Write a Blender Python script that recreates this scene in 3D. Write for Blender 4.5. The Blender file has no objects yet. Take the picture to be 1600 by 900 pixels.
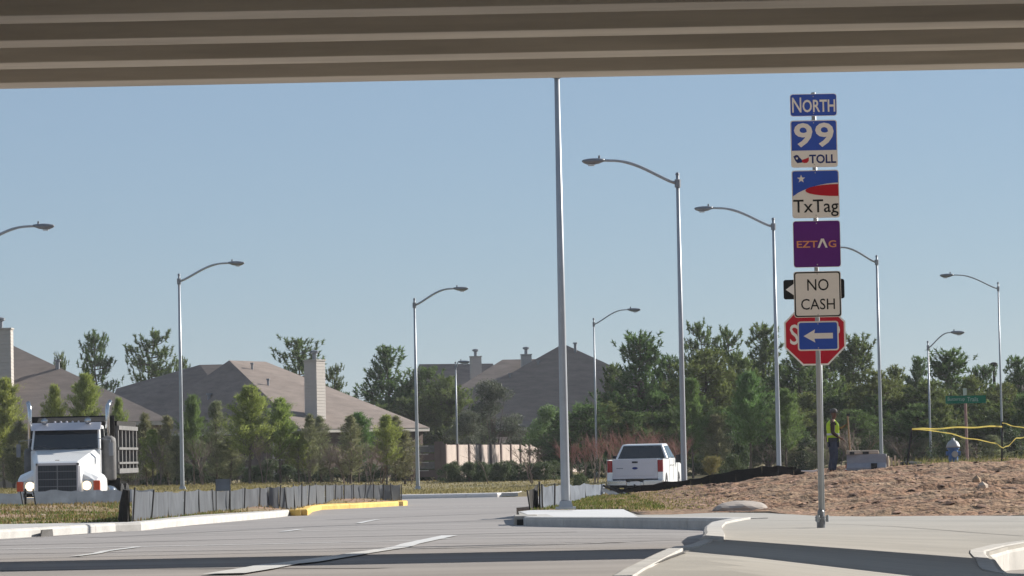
import bpy, bmesh, math, random
import numpy as np
from mathutils import Vector, Matrix, geometry, noise
random.seed(7); rng = np.random.default_rng(11)
S = bpy.context.scene; COL = S.collection
R = math.radians
# ---------------------------------------------------------------- camera, sky, sun, exposure
FPX = 5727.0; PITCH = R(2.589); ROLL = R(1.15); CAMZ = 1.0
F_ = Vector((0, math.cos(PITCH), math.sin(PITCH))); r0 = Vector((1, 0, 0)); u0 = Vector((0, -math.sin(PITCH), math.cos(PITCH)))
RT = r0*math.cos(ROLL) - u0*math.sin(ROLL); UP = u0*math.cos(ROLL) + r0*math.sin(ROLL)
cam = bpy.data.cameras.new('camera'); cam.sensor_width = 36; cam.lens = 36*FPX/1600; cam.clip_start = .5; cam.clip_end = 6000
co = bpy.data.objects.new('camera', cam); COL.objects.link(co)
co.matrix_world = Matrix.Translation((0, 0, CAMZ)) @ Matrix((RT, UP, -F_)).transposed().to_4x4()
S.camera = co
SUN_EL, SUN_AZ = R(25), R(56)
SUNV = Vector((math.cos(SUN_EL)*math.sin(SUN_AZ), math.cos(SUN_EL)*math.cos(SUN_AZ), math.sin(SUN_EL)))
w = bpy.data.worlds.new('World'); S.world = w; w.use_nodes = True
nt = w.node_tree; bg = nt.nodes['Background']; sky = nt.nodes.new('ShaderNodeTexSky')
sky.sky_type = 'NISHITA'; sky.sun_disc = False; sky.sun_elevation = SUN_EL; sky.sun_rotation = SUN_AZ
sky.altitude = 1500; sky.air_density = 1.0; sky.dust_density = 0.3; sky.ozone_density = 3.0
# even pale winter haze over the whole dome
mxs = nt.nodes.new('ShaderNodeMix'); mxs.data_type = 'RGBA'; mxs.inputs['Factor'].default_value = .52; mxs.inputs['B'].default_value = (4.75, 6.2, 8.3, 1)
nt.links.new(sky.outputs[0], mxs.inputs['A']); nt.links.new(mxs.outputs['Result'], bg.inputs[0]); bg.inputs[1].default_value = 0.05
sl = bpy.data.lights.new('sun', 'SUN'); sl.energy = 5.0; sl.angle = R(.5); sl.color = (1, .95, .87)
so = bpy.data.objects.new('sun', sl); COL.objects.link(so); so.rotation_euler = SUNV.to_track_quat('Z', 'Y').to_euler(); so.location = (40, 40, 60)
S.view_settings.view_transform = 'Standard'; S.view_settings.look = 'None'; S.view_settings.gamma = 1; S.view_settings.exposure = 0.66
# ---------------------------------------------------------------- pixel helpers (1600x900 photo pixel -> world)
def ray(px, py): return F_*FPX + RT*(px-800) + UP*(450-py)
def D(px, py, d):
    v = ray(px, py); return Vector((0, 0, CAMZ)) + v*(d/v.y)
def lerp(a, b, t): return a + (b-a)*t
def pw(x, pts):
    if x <= pts[0][0]: return pts[0][1]
    for (a, b), (c, d) in zip(pts, pts[1:]):
        if x <= c: return lerp(b, d, (x-a)/(c-a))
    return pts[-1][1]
def sm(t): t = max(0, min(1, t)); return t*t*(3-2*t)
RP = [(18, .365), (23.9, .30), (37.2, .008), (47, -.17), (60, -.26), (76, -.34), (94, -.5), (113, -.6), (133, -.65)]
def road_z(x, y): return pw(y, RP) - .36*sm((x-pw(y, [(18, .5), (30, 1.2), (44, 2.1), (60, 3)])-.15)/2.5)*sm((60-y)/8)
def G(px, py, f, dz=0, lo=15, hi=600):
    v = ray(px, py); o = Vector((0, 0, CAMZ))
    def g(d):
        p = o + v*(d/v.y); return p.z - f(p.x, p.y) - dz
    d = lo; step = 1.0
    while d < hi and g(d) > 0: d += step
    a, b = d-step, d
    for _ in range(24):
        m = (a+b)/2
        if g(m) > 0: a = m
        else: b = m
    p = o + v*(b/v.y); return p
# ---------------------------------------------------------------- materials
def mat(name, col, rough=.8, var=.15, scale=3, bump=0, bscale=None, metal=0, col2=None, sx=(1, 1, 1), trans=0, emit=0, island=0, spec=.3, detail=6):
    m = bpy.data.materials.new(name); m.use_nodes = True; N = m.node_tree.nodes; L = m.node_tree.links
    b = N['Principled BSDF']; b.inputs['Roughness'].default_value = rough; b.inputs['Metallic'].default_value = metal
    b.inputs['Specular IOR Level'].default_value = spec
    tc = N.new('ShaderNodeTexCoord'); mp = N.new('ShaderNodeMapping'); mp.inputs['Scale'].default_value = sx
    L.new(tc.outputs['Object'], mp.inputs[0])
    nz = N.new('ShaderNodeTexNoise'); nz.inputs['Scale'].default_value = scale; nz.inputs['Detail'].default_value = detail; nz.inputs['Roughness'].default_value = .65
    L.new(mp.outputs[0], nz.inputs[0])
    cr = N.new('ShaderNodeValToRGB'); cr.color_ramp.elements[0].position = .3; cr.color_ramp.elements[1].position = .7
    c2 = col2 or col
    cr.color_ramp.elements[0].color = (*[c*(1-var) for c in col], 1); cr.color_ramp.elements[1].color = (*[min(1, c*(1+var)) for c in c2], 1)
    L.new(nz.outputs['Fac'], cr.inputs[0]); out = cr.outputs[0]
    if island:
        g = N.new('ShaderNodeNewGeometry'); oi = N.new('ShaderNodeObjectInfo'); hs = N.new('ShaderNodeHueSaturation')
        ma = N.new('ShaderNodeMath'); ma.operation = 'MULTIPLY_ADD'; ma.inputs[1].default_value = island; ma.inputs[2].default_value = 1-island/2
        mb = N.new('ShaderNodeMath'); mb.operation = 'MULTIPLY_ADD'; mb.inputs[1].default_value = .05; mb.inputs[2].default_value = .475
        L.new(g.outputs['Random Per Island'], ma.inputs[0]); L.new(oi.outputs['Random'], mb.inputs[0])
        L.new(ma.outputs[0], hs.inputs['Value']); L.new(mb.outputs[0], hs.inputs['Hue']); L.new(out, hs.inputs['Color']); out = hs.outputs[0]
    L.new(out, b.inputs['Base Color'])
    if bump:
        n2 = N.new('ShaderNodeTexNoise'); n2.inputs['Scale'].default_value = bscale or scale*4; n2.inputs['Detail'].default_value = 8
        L.new(mp.outputs[0], n2.inputs[0]); bp = N.new('ShaderNodeBump'); bp.inputs['Strength'].default_value = min(1, bump); bp.inputs['Distance'].default_value = .03
        L.new(n2.outputs['Fac'], bp.inputs['Height']); L.new(bp.outputs[0], b.inputs['Normal'])
    if emit:
        b.inputs['Emission Color'].default_value = (*col, 1); b.inputs['Emission Strength'].default_value = emit
    if trans:
        t = N.new('ShaderNodeBsdfTranslucent'); L.new(out, t.inputs[0]); mx = N.new('ShaderNodeMixShader'); mx.inputs[0].default_value = trans
        L.new(b.outputs[0], mx.inputs[1]); L.new(t.outputs[0], mx.inputs[2]); L.new(mx.outputs[0], N['Material Output'].inputs[0])
    return m
M = {}
M['girder'] = mat('girder_concrete', (.62, .56, .475), .9, .20, .9, .1, sx=(.25, 1, 3), detail=9)
M['deck'] = mat('deck_concrete', (.34, .31, .26), .9, .08, 1)
M['road'] = mat('road_concrete', (.30, .275, .258), .85, .17, .45, .2, 25, sx=(.35, 1.6, 1), detail=10)
M['walk'] = mat('sidewalk_concrete', (.38, .355, .315), .85, .12, .6, .1, 20, sx=(.6, 1.8, 1))
M['kerb'] = mat('kerb_concrete', (.50, .48, .45), .85, .16, 2.5, .1, 15)
M['yellow'] = mat('yellow_kerb_paint', (.74, .49, .13), .75, .22, 4)
M['whitepaint'] = mat('road_paint', (.62, .61, .59), .7, .18, 6)
M['worn'] = mat('worn_streak', (.43, .41, .38), .8, .12, 3)
M['tyre'] = mat('tyre_darkened_concrete', (.255, .235, .222), .85, .10, 1.5)
M['joint'] = mat('joint_sealant', (.15, .14, .13), .9, .1, 5)
M['dirt'] = mat('bare_dirt', (.33, .19, .12), .95, .30, .9, .8, 6, col2=(.33, .225, .155), sx=(.5, 1.2, 1), detail=10)
M['clod'] = mat('dirt_clod', (.22, .13, .085), .95, .3, 4, .6, 20, col2=(.31, .20, .14), island=.9)
M['concrete'] = mat('old_concrete', (.40, .37, .33), .9, .12, 3, .3, 20)
M['galv'] = mat('galvanised_steel', (.36, .38, .40), .45, .08, 3, metal=.35)
M['galvdark'] = mat('grey_luminaire', (.22, .23, .25), .5, .06, 5, metal=.4)
M['lens'] = mat('lamp_lens', (.55, .56, .55), .3, .03, 5)
M['fabric'] = mat('silt_fabric', (.14, .15, .165), .7, .25, 2.5, .2, 12, sx=(1, 1, .4), trans=.4)
M['fabric_blue'] = mat('silt_fabric_blue', (.19, .215, .25), .7, .2, 2, .2, 12, trans=.35)
M['black'] = mat('black_and_shaded_fabric', (.02, .018, .016), .85, .2, 4, .3, 20)
M['stake'] = mat('dark_steel_stake', (.035, .035, .035), .7, .1, 8)
M['roof'] = mat('roof_shingle', (.215, .173, .148), .95, .2, .8, .6, 10, sx=(1, 1, 5), detail=10)
M['brick'] = mat('house_brick', (.13, .095, .08), .9, .2, 3, sx=(1, 1, 3))
M['trim'] = mat('painted_trim', (.45, .42, .38), .7, .08, 3)
M['siding'] = mat('chimney_siding', (.47, .43, .39), .8, .06, 3)
M['glass'] = mat('dark_glass', (.015, .02, .025), .08, .1, 2, spec=.8)
M['wallpanel'] = mat('precast_wall', (.44, .365, .32), .9, .14, 1.4, .2, 10)
M['wallpost'] = mat('precast_post', (.16, .12, .11), .9, .1, 2)
M['white'] = mat('white_vehicle_paint', (.78, .78, .77), .28, .02, 2, spec=.5)
M['silver'] = mat('silver_and_shaded_white', (.55, .53, .56), .32, .02, 2, metal=.15, spec=.5)
M['chrome'] = mat('chrome', (.6, .6, .6), .18, .03, 3, metal=1)
M['rubber'] = mat('tyre_rubber', (.02, .02, .02), .85, .1, 6)
M['plastic'] = mat('black_plastic', (.025, .025, .028), .55, .1, 5)
M['grille'] = mat('grille_mesh', (.06, .07, .085), .5, .1, 8, metal=.3)
M['steelbox'] = mat('dusty_dump_body', (.045, .042, .04), .6, .25, 3, metal=.2)
M['ribs'] = mat('dusty_grey_steel', (.17, .165, .16), .7, .25, 4, metal=.2)
M['taillight'] = mat('red_lens', (.30, .02, .02), .25, .05, 4)
M['amber'] = mat('amber_lens', (.65, .10, .04), .3, .05, 4)
M['headlight'] = mat('lit_headlight', (1, .80, .55), .3, 0, 4, emit=1.3)
M['signwhite'] = mat('sign_white', (.86, .80, .75), .5, .03, 6)
M['signblue'] = mat('sign_blue', (.035, .095, .48), .45, .05, 6)
M['signpurple'] = mat('sign_purple', (.13, .022, .22), .45, .05, 6)
M['signred'] = mat('sign_red', (.50, .012, .03), .45, .05, 6)
M['signblack'] = mat('sign_black', (.012, .012, .014), .5, .05, 6)
M['signorange'] = mat('sign_orange', (.80, .33, .14), .5, .05, 6)
M['signgreen'] = mat('sign_green', (.005, .13, .075), .5, .08, 6)
M['navy'] = mat('sign_navy', (.015, .03, .16), .5, .05, 6)
M['alu'] = mat('sign_back_aluminium', (.45, .45, .45), .45, .05, 6, metal=.6)
M['skin'] = mat('skin', (.16, .08, .05), .6, .06, 8)
M['vest'] = mat('hi_vis_vest', (.48, .66, .03), .7, .08, 9)
M['shirt'] = mat('brown_shirt', (.055, .035, .028), .9, .15, 9)
M['jeans'] = mat('dark_jeans', (.055, .065, .095), .9, .2, 9)
M['cap'] = mat('grey_cap', (.09, .085, .08), .8, .1, 9)
M['wood'] = mat('weathered_wood', (.30, .20, .13), .85, .2, 6, sx=(4, 4, .6))
M['hydrant'] = mat('hydrant_blue', (.07, .15, .34), .45, .12, 8)
M['bonnet'] = mat('hydrant_silver', (.36, .36, .36), .5, .06, 8, metal=.3)
M['tape'] = mat('caution_tape', (.90, .74, .20), .45, .1, 6, trans=.3)
M['stoneblock'] = mat('tan_block', (.52, .42, .33), .9, .12, 6, .3, 25)
M['bark'] = mat('bark', (.12, .095, .075), .95, .25, 6, .4, 20, sx=(1, 1, .3))
M['twig'] = mat('bare_twig', (.22, .17, .14), .95, .2, 5)
M['redtwig'] = mat('reddish_twig', (.30, .155, .125), .95, .2, 5)
M['pine'] = mat('pine_needles', (.10, .145, .052), .6, .35, .6, trans=.45, island=.8, col2=(.125, .175, .055))
M['pine2'] = mat('olive_pine_needles', (.155, .20, .062), .6, .3, .7, trans=.42, island=.7)
M['young'] = mat('young_needles', (.28, .325, .085), .6, .25, 1.0, trans=.45, island=.6)
M['younggreen'] = mat('young_green_needles', (.15, .22, .07), .6, .25, 1.0, trans=.45, island=.6)
M['younggrey'] = mat('dull_young_needles', (.225, .235, .12), .6, .3, 1.2, trans=.42, island=.7)
M['oak'] = mat('oak_leaves', (.105, .125, .082), .6, .3, 1.0, trans=.35, island=.7)
M['shrub'] = mat('shrub_leaves', (.085, .12, .05), .6, .3, 1.5, trans=.35, island=.7)
M['drygrass'] = mat('dry_grass_blades', (.26, .215, .09), .9, .25, 1, trans=.3, island=.8)
M['greengrass'] = mat('green_grass_blades', (.12, .15, .035), .9, .25, 1, trans=.35, island=.8)
def land_mat(name, cdirt, cdry, cgreen, wd, wg, s=.25, dark=None):
    m = mat(name, cdry, .95, .2, .8, .6, 8); N = m.node_tree.nodes; L = m.node_tree.links; b = N['Principled BSDF']
    base = b.inputs['Base Color'].links[0].from_socket; mp = N['Mapping'].outputs[0]
    for col, lo, hi, sc in ((cdirt, wd, wd+.10, s), (cgreen, wg, wg+.12, s*1.7)) + (((dark, .55, .62, 1.9),) if dark else ()):
        n = N.new('ShaderNodeTexNoise'); n.inputs['Scale'].default_value = sc; n.inputs['Detail'].default_value = 9; n.inputs['Roughness'].default_value = .7
        L.new(mp, n.inputs[0]); cr = N.new('ShaderNodeValToRGB'); cr.color_ramp.elements[0].position = lo; cr.color_ramp.elements[1].position = hi
        L.new(n.outputs[0], cr.inputs[0]); mx = N.new('ShaderNodeMix'); mx.data_type = 'RGBA'
        L.new(cr.outputs[0], mx.inputs['Factor']); L.new(base, mx.inputs['A']); mx.inputs['B'].default_value = (*col, 1); base = mx.outputs['Result']
    if dark:
        for nn in N:
            if nn.type == 'BUMP': nn.inputs['Distance'].default_value = .09; nn.inputs['Strength'].default_value = 1
    L.new(base, b.inputs['Base Color']); return m
M['verge'] = land_mat('verge_ground', (.32, .20, .14), (.25, .195, .10), (.12, .14, .045), .46, .56)
M['field'] = land_mat('dry_grass_ground', (.23, .16, .10), (.225, .18, .085), (.13, .13, .045), .60, .55)
# ---------------------------------------------------------------- mesh helpers
class MB:
    def __init__(s): s.v = []; s.f = []
    def add(s, vs, fs):
        n = len(s.v); s.v += [tuple(v) for v in vs]; s.f += [tuple(i+n for i in f) for f in fs]; return s
    def box(s, x0, x1, y0, y1, z0, z1, m=None, taper=None):
        v = [(x0, y0, z0), (x1, y0, z0), (x1, y1, z0), (x0, y1, z0), (x0, y0, z1), (x1, y0, z1), (x1, y1, z1), (x0, y1, z1)]
        if taper:
            cx, cy = (x0+x1)/2, (y0+y1)/2
            v = v[:4] + [(cx+(a-cx)*taper[0], cy+(b-cy)*taper[1], c) for a, b, c in v[4:]]
        if m is not None: v = [m @ Vector(p) for p in v]
        return s.add(v, [(0, 3, 2, 1), (4, 5, 6, 7), (0, 1, 5, 4), (1, 2, 6, 5), (2, 3, 7, 6), (3, 0, 4, 7)])
    def hexa(s, a, b):  # two quads bottom/top
        return s.add(list(a)+list(b), [(0, 3, 2, 1), (4, 5, 6, 7), (0, 1, 5, 4), (1, 2, 6, 5), (2, 3, 7, 6), (3, 0, 4, 7)])
    def tube(s, pts, rs, n=8, cap=True):
        pts = [Vector(p) for p in pts]
        if not hasattr(rs, '__len__'): rs = [rs]*len(pts)
        b = len(s.v); a0 = None
        for i, p in enumerate(pts):
            t = (pts[min(i+1, len(pts)-1)] - pts[max(i-1, 0)]).normalized()
            if a0 is None:
                a0 = t.cross(Vector((0, 0, 1)) if abs(t.z) < .9 else Vector((1, 0, 0))).normalized()
            a0 = (a0 - t*a0.dot(t)).normalized(); c = t.cross(a0)
            for k in range(n):
                q = 2*math.pi*k/n; s.v.append(tuple(p + (a0*math.cos(q)+c*math.sin(q))*rs[i]))
        for i in range(len(pts)-1):
            for k in range(n):
                k2 = (k+1) % n; s.f.append((b+i*n+k, b+i*n+k2, b+(i+1)*n+k2, b+(i+1)*n+k))
        if cap:
            s.f.append(tuple(b+k for k in range(n))[::-1]); s.f.append(tuple(b+(len(pts)-1)*n+k for k in range(n)))
        return s
    def lathe(s, prof, n=16, axis='z', c=(0, 0, 0)):
        b = len(s.v)
        for r, h in prof:
            for k in range(n):
                q = 2*math.pi*k/n; a, d = r*math.cos(q), r*math.sin(q)
                p = (a, d, h) if axis == 'z' else ((h, a, d) if axis == 'x' else (a, h, d))
                s.v.append((p[0]+c[0], p[1]+c[1], p[2]+c[2]))
        for i in range(len(prof)-1):
            for k in range(n):
                k2 = (k+1) % n; s.f.append((b+i*n+k, b+i*n+k2, b+(i+1)*n+k2, b+(i+1)*n+k))
        s.f.append(tuple(b+k for k in range(n))[::-1]); s.f.append(tuple(b+(len(prof)-1)*n+k for k in range(n))); return s
    def prism(s, poly, a, b, axis='y'):  # poly 2D; axis y: (x,z); x: (y,z); z: (x,y)
        n = len(poly); o = len(s.v)
        for h in (a, b):
            for p, q in poly:
                s.v.append({'y': (p, h, q), 'x': (h, p, q), 'z': (p, q, h)}[axis])
        s.f.append(tuple(range(o, o+n))); s.f.append(tuple(range(o+2*n-1, o+n-1, -1)))
        for k in range(n): s.f.append((o+k, o+n+k, o+n+(k+1) % n, o+(k+1) % n))
        return s
    def mesh(s, name, m, smooth=False):
        me = bpy.data.meshes.new(name); me.from_pydata([tuple(v) for v in s.v], [], s.f)
        bm = bmesh.new(); bm.from_mesh(me); bmesh.ops.recalc_face_normals(bm, faces=bm.faces); bm.to_mesh(me); bm.free()
        me.materials.append(m); me.update()
        if smooth:
            me.polygons.foreach_set('use_smooth', [True]*len(me.polygons)); 
        return me
    def build(s, name, m, parent=None, smooth=False, loc=None, bevel=0):
        o = bpy.data.objects.new(name, s.mesh(name, m, smooth)); COL.objects.link(o)
        if parent: o.parent = parent
        if loc is not None: o.location = loc
        if bevel:
            b = o.modifiers.new('bevel', 'BEVEL'); b.width = bevel; b.segments = 2; b.limit_method = 'ANGLE'
        return o
def npmesh(name, V, F, m):
    me = bpy.data.meshes.new(name); V = np.asarray(V, dtype=np.float32); F = np.asarray(F, dtype=np.int32); k = F.shape[1]
    me.vertices.add(len(V)); me.vertices.foreach_set('co', V.ravel()); me.loops.add(F.size); me.loops.foreach_set('vertex_index', F.ravel())
    me.polygons.add(len(F)); me.polygons.foreach_set('loop_start', np.arange(0, F.size, k, dtype=np.int32)); me.polygons.foreach_set('loop_total', np.full(len(F), k, dtype=np.int32))
    me.materials.append(m); me.update(calc_edges=True); return me
def link(name, me, parent=None, loc=None):
    o = bpy.data.objects.new(name, me); COL.objects.link(o)
    if parent: o.parent = parent
    if loc is not None: o.location = loc
    return o
def thing(name, label, cat, loc=(0, 0, 0), rz=0, group=None):
    o = bpy.data.objects.new(name, None); COL.objects.link(o); o.location = loc; o.rotation_euler = (0, 0, rz)
    o['label'] = label; o['category'] = cat; o.empty_display_size = .3
    if group: o['group'] = group
    return o
def tag(o, label, cat, group=None):
    o['label'] = label; o['category'] = cat
    if group: o['group'] = group
    return o
def struct(o): o['kind'] = 'structure'; return o
def copy_tree(o, parent=None):
    c = o.copy(); COL.objects.link(c)
    if parent: c.parent = parent
    for ch in o.children: copy_tree(ch, c)
    return c
def nz3(x, y, z=0, o=4): return noise.fractal(Vector((x, y, z)), 1.0, 2.0, o)
def inside(p, poly):
    x, y = p; c = False; n = len(poly)
    for i in range(n):
        x1, y1 = poly[i]; x2, y2 = poly[i-1]
        if (y1 > y) != (y2 > y) and x < (x2-x1)*(y-y1)/(y2-y1)+x1: c = not c
    return c
def dist_edge(p, poly):
    b = 1e9; p = Vector(p)
    for i in range(len(poly)):
        a, c = Vector(poly[i-1]), Vector(poly[i]); d = c-a; t = max(0, min(1, (p-a).dot(d)/max(d.length_squared, 1e-9))); b = min(b, (a+d*t-p).length)
    return b
def patch(name, poly, zf, dens, m, skirt=.35, parent=None, jitter=.3):
    """polygonal land sheet with interior points; dens(x,y)->(dx,dy) regions list [(x0,x1,y0,y1,dx,dy)]"""
    P = []; n0 = 0
    ring = []
    for i in range(len(poly)):
        a, b = Vector(poly[i]), Vector(poly[(i+1) % len(poly)]); k = max(1, min(60, int((b-a).length/1.2)))
        for j in range(k): ring.append(tuple(a.lerp(b, j/k)))
    P = [Vector(p) for p in ring]; n = len(P)
    for x0, x1, y0, y1, dx, dy in dens:
        y = y0; r = 0
        while y < y1:
            x = x0 + (dx/2 if r % 2 else 0); r += 1
            while x < x1:
                q = (x+random.uniform(-1, 1)*dx*jitter, y+random.uniform(-1, 1)*dy*jitter)
                if inside(q, poly): P.append(Vector(q))
                x += dx
            y += dy
    V, E, F, *_ = geometry.delaunay_2d_cdt(P, [(i, (i+1) % n) for i in range(n)], [list(range(n))], 1, 1e-5)
    v3 = [(v.x, v.y, zf(v.x, v.y)) for v in V]; fs = [tuple(f) for f in F]
    if skirt:
        ec = {}
        for f in fs:
            for i in range(len(f)):
                e = (f[i], f[(i+1) % len(f)]); ec[frozenset(e)] = ec.get(frozenset(e), []) + [e]
        low = {}
        for k, es in ec.items():
            if len(es) == 1:
                a, b = es[0]
                for q in (a, b):
                    if q not in low: low[q] = len(v3); v3.append((v3[q][0], v3[q][1], v3[q][2]-skirt))
                fs.append((b, a, low[a], low[b]))
    mb = MB(); mb.v = v3; mb.f = fs
    o = mb.build(name, m, parent, smooth=False); return o
# ================================================================ GROUND, ROADS
def ground_z(x, y):
    if y < 141: return road_z(x, y) - .10
    a = lerp(-.5, -.57, sm((y-142)/25)); a = lerp(a, -.3, sm((y-168)/18))
    b = -.24
    z = lerp(b, a, sm((x+12)/5)); z = lerp(z, -.25, sm((x-6)/6))
    return z + .03*nz3(x*.3, y*.15) if y > 143 else z
def build_ground():
    xs = np.concatenate([[-950, -500, -200, -100], np.arange(-60, 61, 1.0), [100, 200, 500, 950]])
    ys = np.concatenate([[-250, -100, -20, 5], np.arange(12, 141, 3.0), [140.9, 141.6], np.arange(143, 260, 1.5), [300, 400, 700, 1300]])
    V = [(x, y, ground_z(x, y)) for y in ys for x in xs]; n = len(xs)
    F = [(j*n+i, j*n+i+1, (j+1)*n+i+1, (j+1)*n+i) for j in range(len(ys)-1) for i in range(n-1)]
    struct(link('ground', npmesh('ground', V, F, M['field'])))
    xs = np.concatenate([[-90, -60, -40, -25], np.arange(-16, 16.1, .8), [25, 40, 60, 90]]); ys = np.concatenate([np.arange(4, 60, 1.0), np.arange(60, 142, 2.0), [140.8]])
    ys = np.unique(np.concatenate([ys, np.arange(16, 60, .5), [r_[0] for r_ in RP]])); ys = ys[ys <= 140.8]
    V = [(x, y, road_z(x, y)) for y in ys for x in xs]; n = len(xs)
    F = [(j*n+i, j*n+i+1, (j+1)*n+i+1, (j+1)*n+i) for j in range(len(ys)-1) for i in range(n-1)]
    return struct(link('road', npmesh('road', V, F, M['road'])))
road = build_ground()
def strip(name, pxs, width_px=None, width=.12, m='whitepaint', dz=.006, seg=1.5, parent=road, f=road_z):
    """painted strip following photo pixels projected on the road, ground width in metres measured sideways"""
    pts = [G(*p, f) for p in pxs]; fine = []
    for a, b in zip(pts, pts[1:]):
        k = max(1, int((b-a).length/seg)); fine += [a.lerp(b, j/k) for j in range(k)]
    fine.append(pts[-1]); V = []; Fc = []
    for i, p in enumerate(fine):
        t = (fine[min(i+1, len(fine)-1)] - fine[max(i-1, 0)]); t.z = 0; t.normalize(); nrm = Vector((-t.y, t.x, 0))
        for s_ in (-1, 1):
            q = p + nrm*s_*width/2; V.append((q.x, q.y, f(q.x, q.y)+dz))
        if i: Fc.append((2*i-2, 2*i-1, 2*i+1, 2*i))
    mb = MB(); mb.v = V; mb.f = Fc; return mb.build(name, M[m], parent)
# markings
strip('lane_line', [(-30, 860), (0, 858.7), (175, 855.5), (400, 851), (650, 845), (700, 842)], width=.20)
strip('turn_line', [(118, 870), (165, 862), (217, 855.3)], width=.12, dz=.011)
strip('lane_edge_line', [(235, 836), (400, 831.5), (600, 828), (800, 825.3)], width=.14, m='worn')
strip('dash', [(440, 831.4), (470, 827.6)], width=.13, dz=.010)
strip('dash', [(560, 818.2), (590, 812.3)], width=.13, dz=.010)
strip('stop_line', [(350, 899), (400, 891), (470, 880.5), (560, 866), (640, 851), (703, 837.5)], width=.25, dz=.012)
for k, (y0, x0, x1) in enumerate(((836.5, 712, 1060), (841.5, 705, 1080), (848, 685, 1085), (856.5, 620, 1050), (832, 860, 1100), (839.5, 985, 1080))):
    strip('dusty_streak', [(x0, y0+.5), ((x0+x1)/2, y0), (x1, y0-.6)], width=.10 if k < 4 else .07, m='worn', dz=.006)
for x in range(672, 775, 14): strip('lane_dot', [(x, 779.0-(x-672)*.012), (x+8, 778.9-(x-672)*.012)], width=.5, dz=.008)
for x in range(694, 822, 13): strip('lane_dot', [(x, 792.6-(x-694)*.015), (x+8, 792.4-(x-694)*.015)], width=.35, dz=.008)
for a in ([(-20, 846), (400, 815.5)], [(480, 808), (800, 804)], [(200, 848), (800, 838)]):
    strip('slab_joint', a, width=.035, m='joint', dz=.004)
for a, wd in (([(-20, 866), (500, 858), (900, 850)], .3), ([(-20, 853), (400, 842), (900, 831)], .4), ([(150, 840), (500, 822), (800, 812)], .45), ([(520, 812), (800, 801)], .5), ([(-20, 892), (600, 888)], .2), ([(650, 858), (1000, 846), (1090, 843)], .25)):
    strip('tyre_mark', a, width=wd, m='tyre', dz=.003)
# ---- kerb sweep
def kerb(root, name, pts, m, w=.16, h=.5, top=.012, seg=3.0, inward=1, zf=None, r=.035):
    """pts: world points along the face line, z at the top of the kerb"""
    fine = []
    for a, b in zip(pts, pts[1:]):
        k = max(1, int((b-a).length/.6)); fine += [a.lerp(b, j/k) for j in range(k)]
    fine.append(pts[-1])
    if zf:
        for p in fine: p.z = zf(p.x, p.y)
    ns = []
    for i in range(len(fine)):
        t = fine[min(i+1, len(fine)-1)] - fine[max(i-1, 0)]; t.z = 0; t.normalize(); ns.append(Vector((-t.y, t.x, 0))*inward)
    per = max(1, int(seg/.6)); i = 0; outs = []
    while i < len(fine)-1:
        j = min(len(fine)-1, i+per)
        if len(fine)-1-j < 2: j = len(fine)-1
        mb = MB(); prof = [(0, -h), (-.012, top-r*1.4), (.3*r-.008, top-r*.4), (r, top), (w, top), (w+.01, -h)]; rows = []
        for k in range(i, j+1):
            off = Vector((0, 0, 0))
            if k == i and i: off = (fine[k+1]-fine[k]).normalized()*.014
            for a, b in prof:
                q = fine[k] + off + ns[k]*a
                if zf: q.z = fine[k].z + (zf(q.x, q.y) - fine[k].z if a > 0 else 0)
                mb.v.append(tuple(q + Vector((0, 0, b))))
        n = len(prof)
        for k in range(j-i):
            for q in range(n-1): mb.f.append((k*n+q, k*n+q+1, (k+1)*n+q+1, (k+1)*n+q))
        mb.f.append(tuple(range(n))); mb.f.append(tuple((j-i)*n+q for q in range(n)))
        outs.append(mb.build(name, m, root)); i = j
    return outs
V2 = lambda p: (p.x, p.y)
def rz15(x, y): return road_z(x, y) + .15
# ---- left verge
base_px = [(-260, 858), (0, 842), (82, 837), (180, 830.5), (220, 829), (310, 819.5), (400, 811.5), (452, 806)]
nose_px = [(452, 806), (480, 805.5), (488, 799.5), (502, 796.5), (560, 794), (636, 790)]
kb = [G(*p, road_z) for p in base_px]; kn = [G(*p, road_z) for p in nose_px]
for p in kb+kn: p.z += .15
nose_end = kn[-1]
kn2 = [nose_end.copy(), nose_end + Vector((-.02, 1.0, 0)), nose_end + Vector((-.35, 2.5, 0)), nose_end + Vector((-1.0, 4, 0))]
lk = thing('kerb', 'pale concrete kerb along the left verge below the grey silt fence', 'kerb', (0, 0, 0))
kerb(lk, 'kerb_segment', kb, M['kerb'], zf=rz15, w=.30)
yk = thing('kerb', 'yellow painted kerb round the nose of the left median', 'kerb', (0, 0, 0))
kerb(yk, 'kerb_segment', kn, M['yellow'], zf=rz15, w=.34); kerb(yk, 'kerb_segment', kn2, M['yellow'], zf=rz15, w=.3)
back_px = [(-260, 822), (0, 819), (90, 817.5), (175, 816), (212, 815.5), (310, 804.5), (400, 799), (452, 797)]
bk = [G(*p, rz15) for p in back_px]
back_nose = [G(*p, rz15) for p in [(470, 797), (477, 792), (512, 787), (560, 785.5), (630, 783.2)]]
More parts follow.
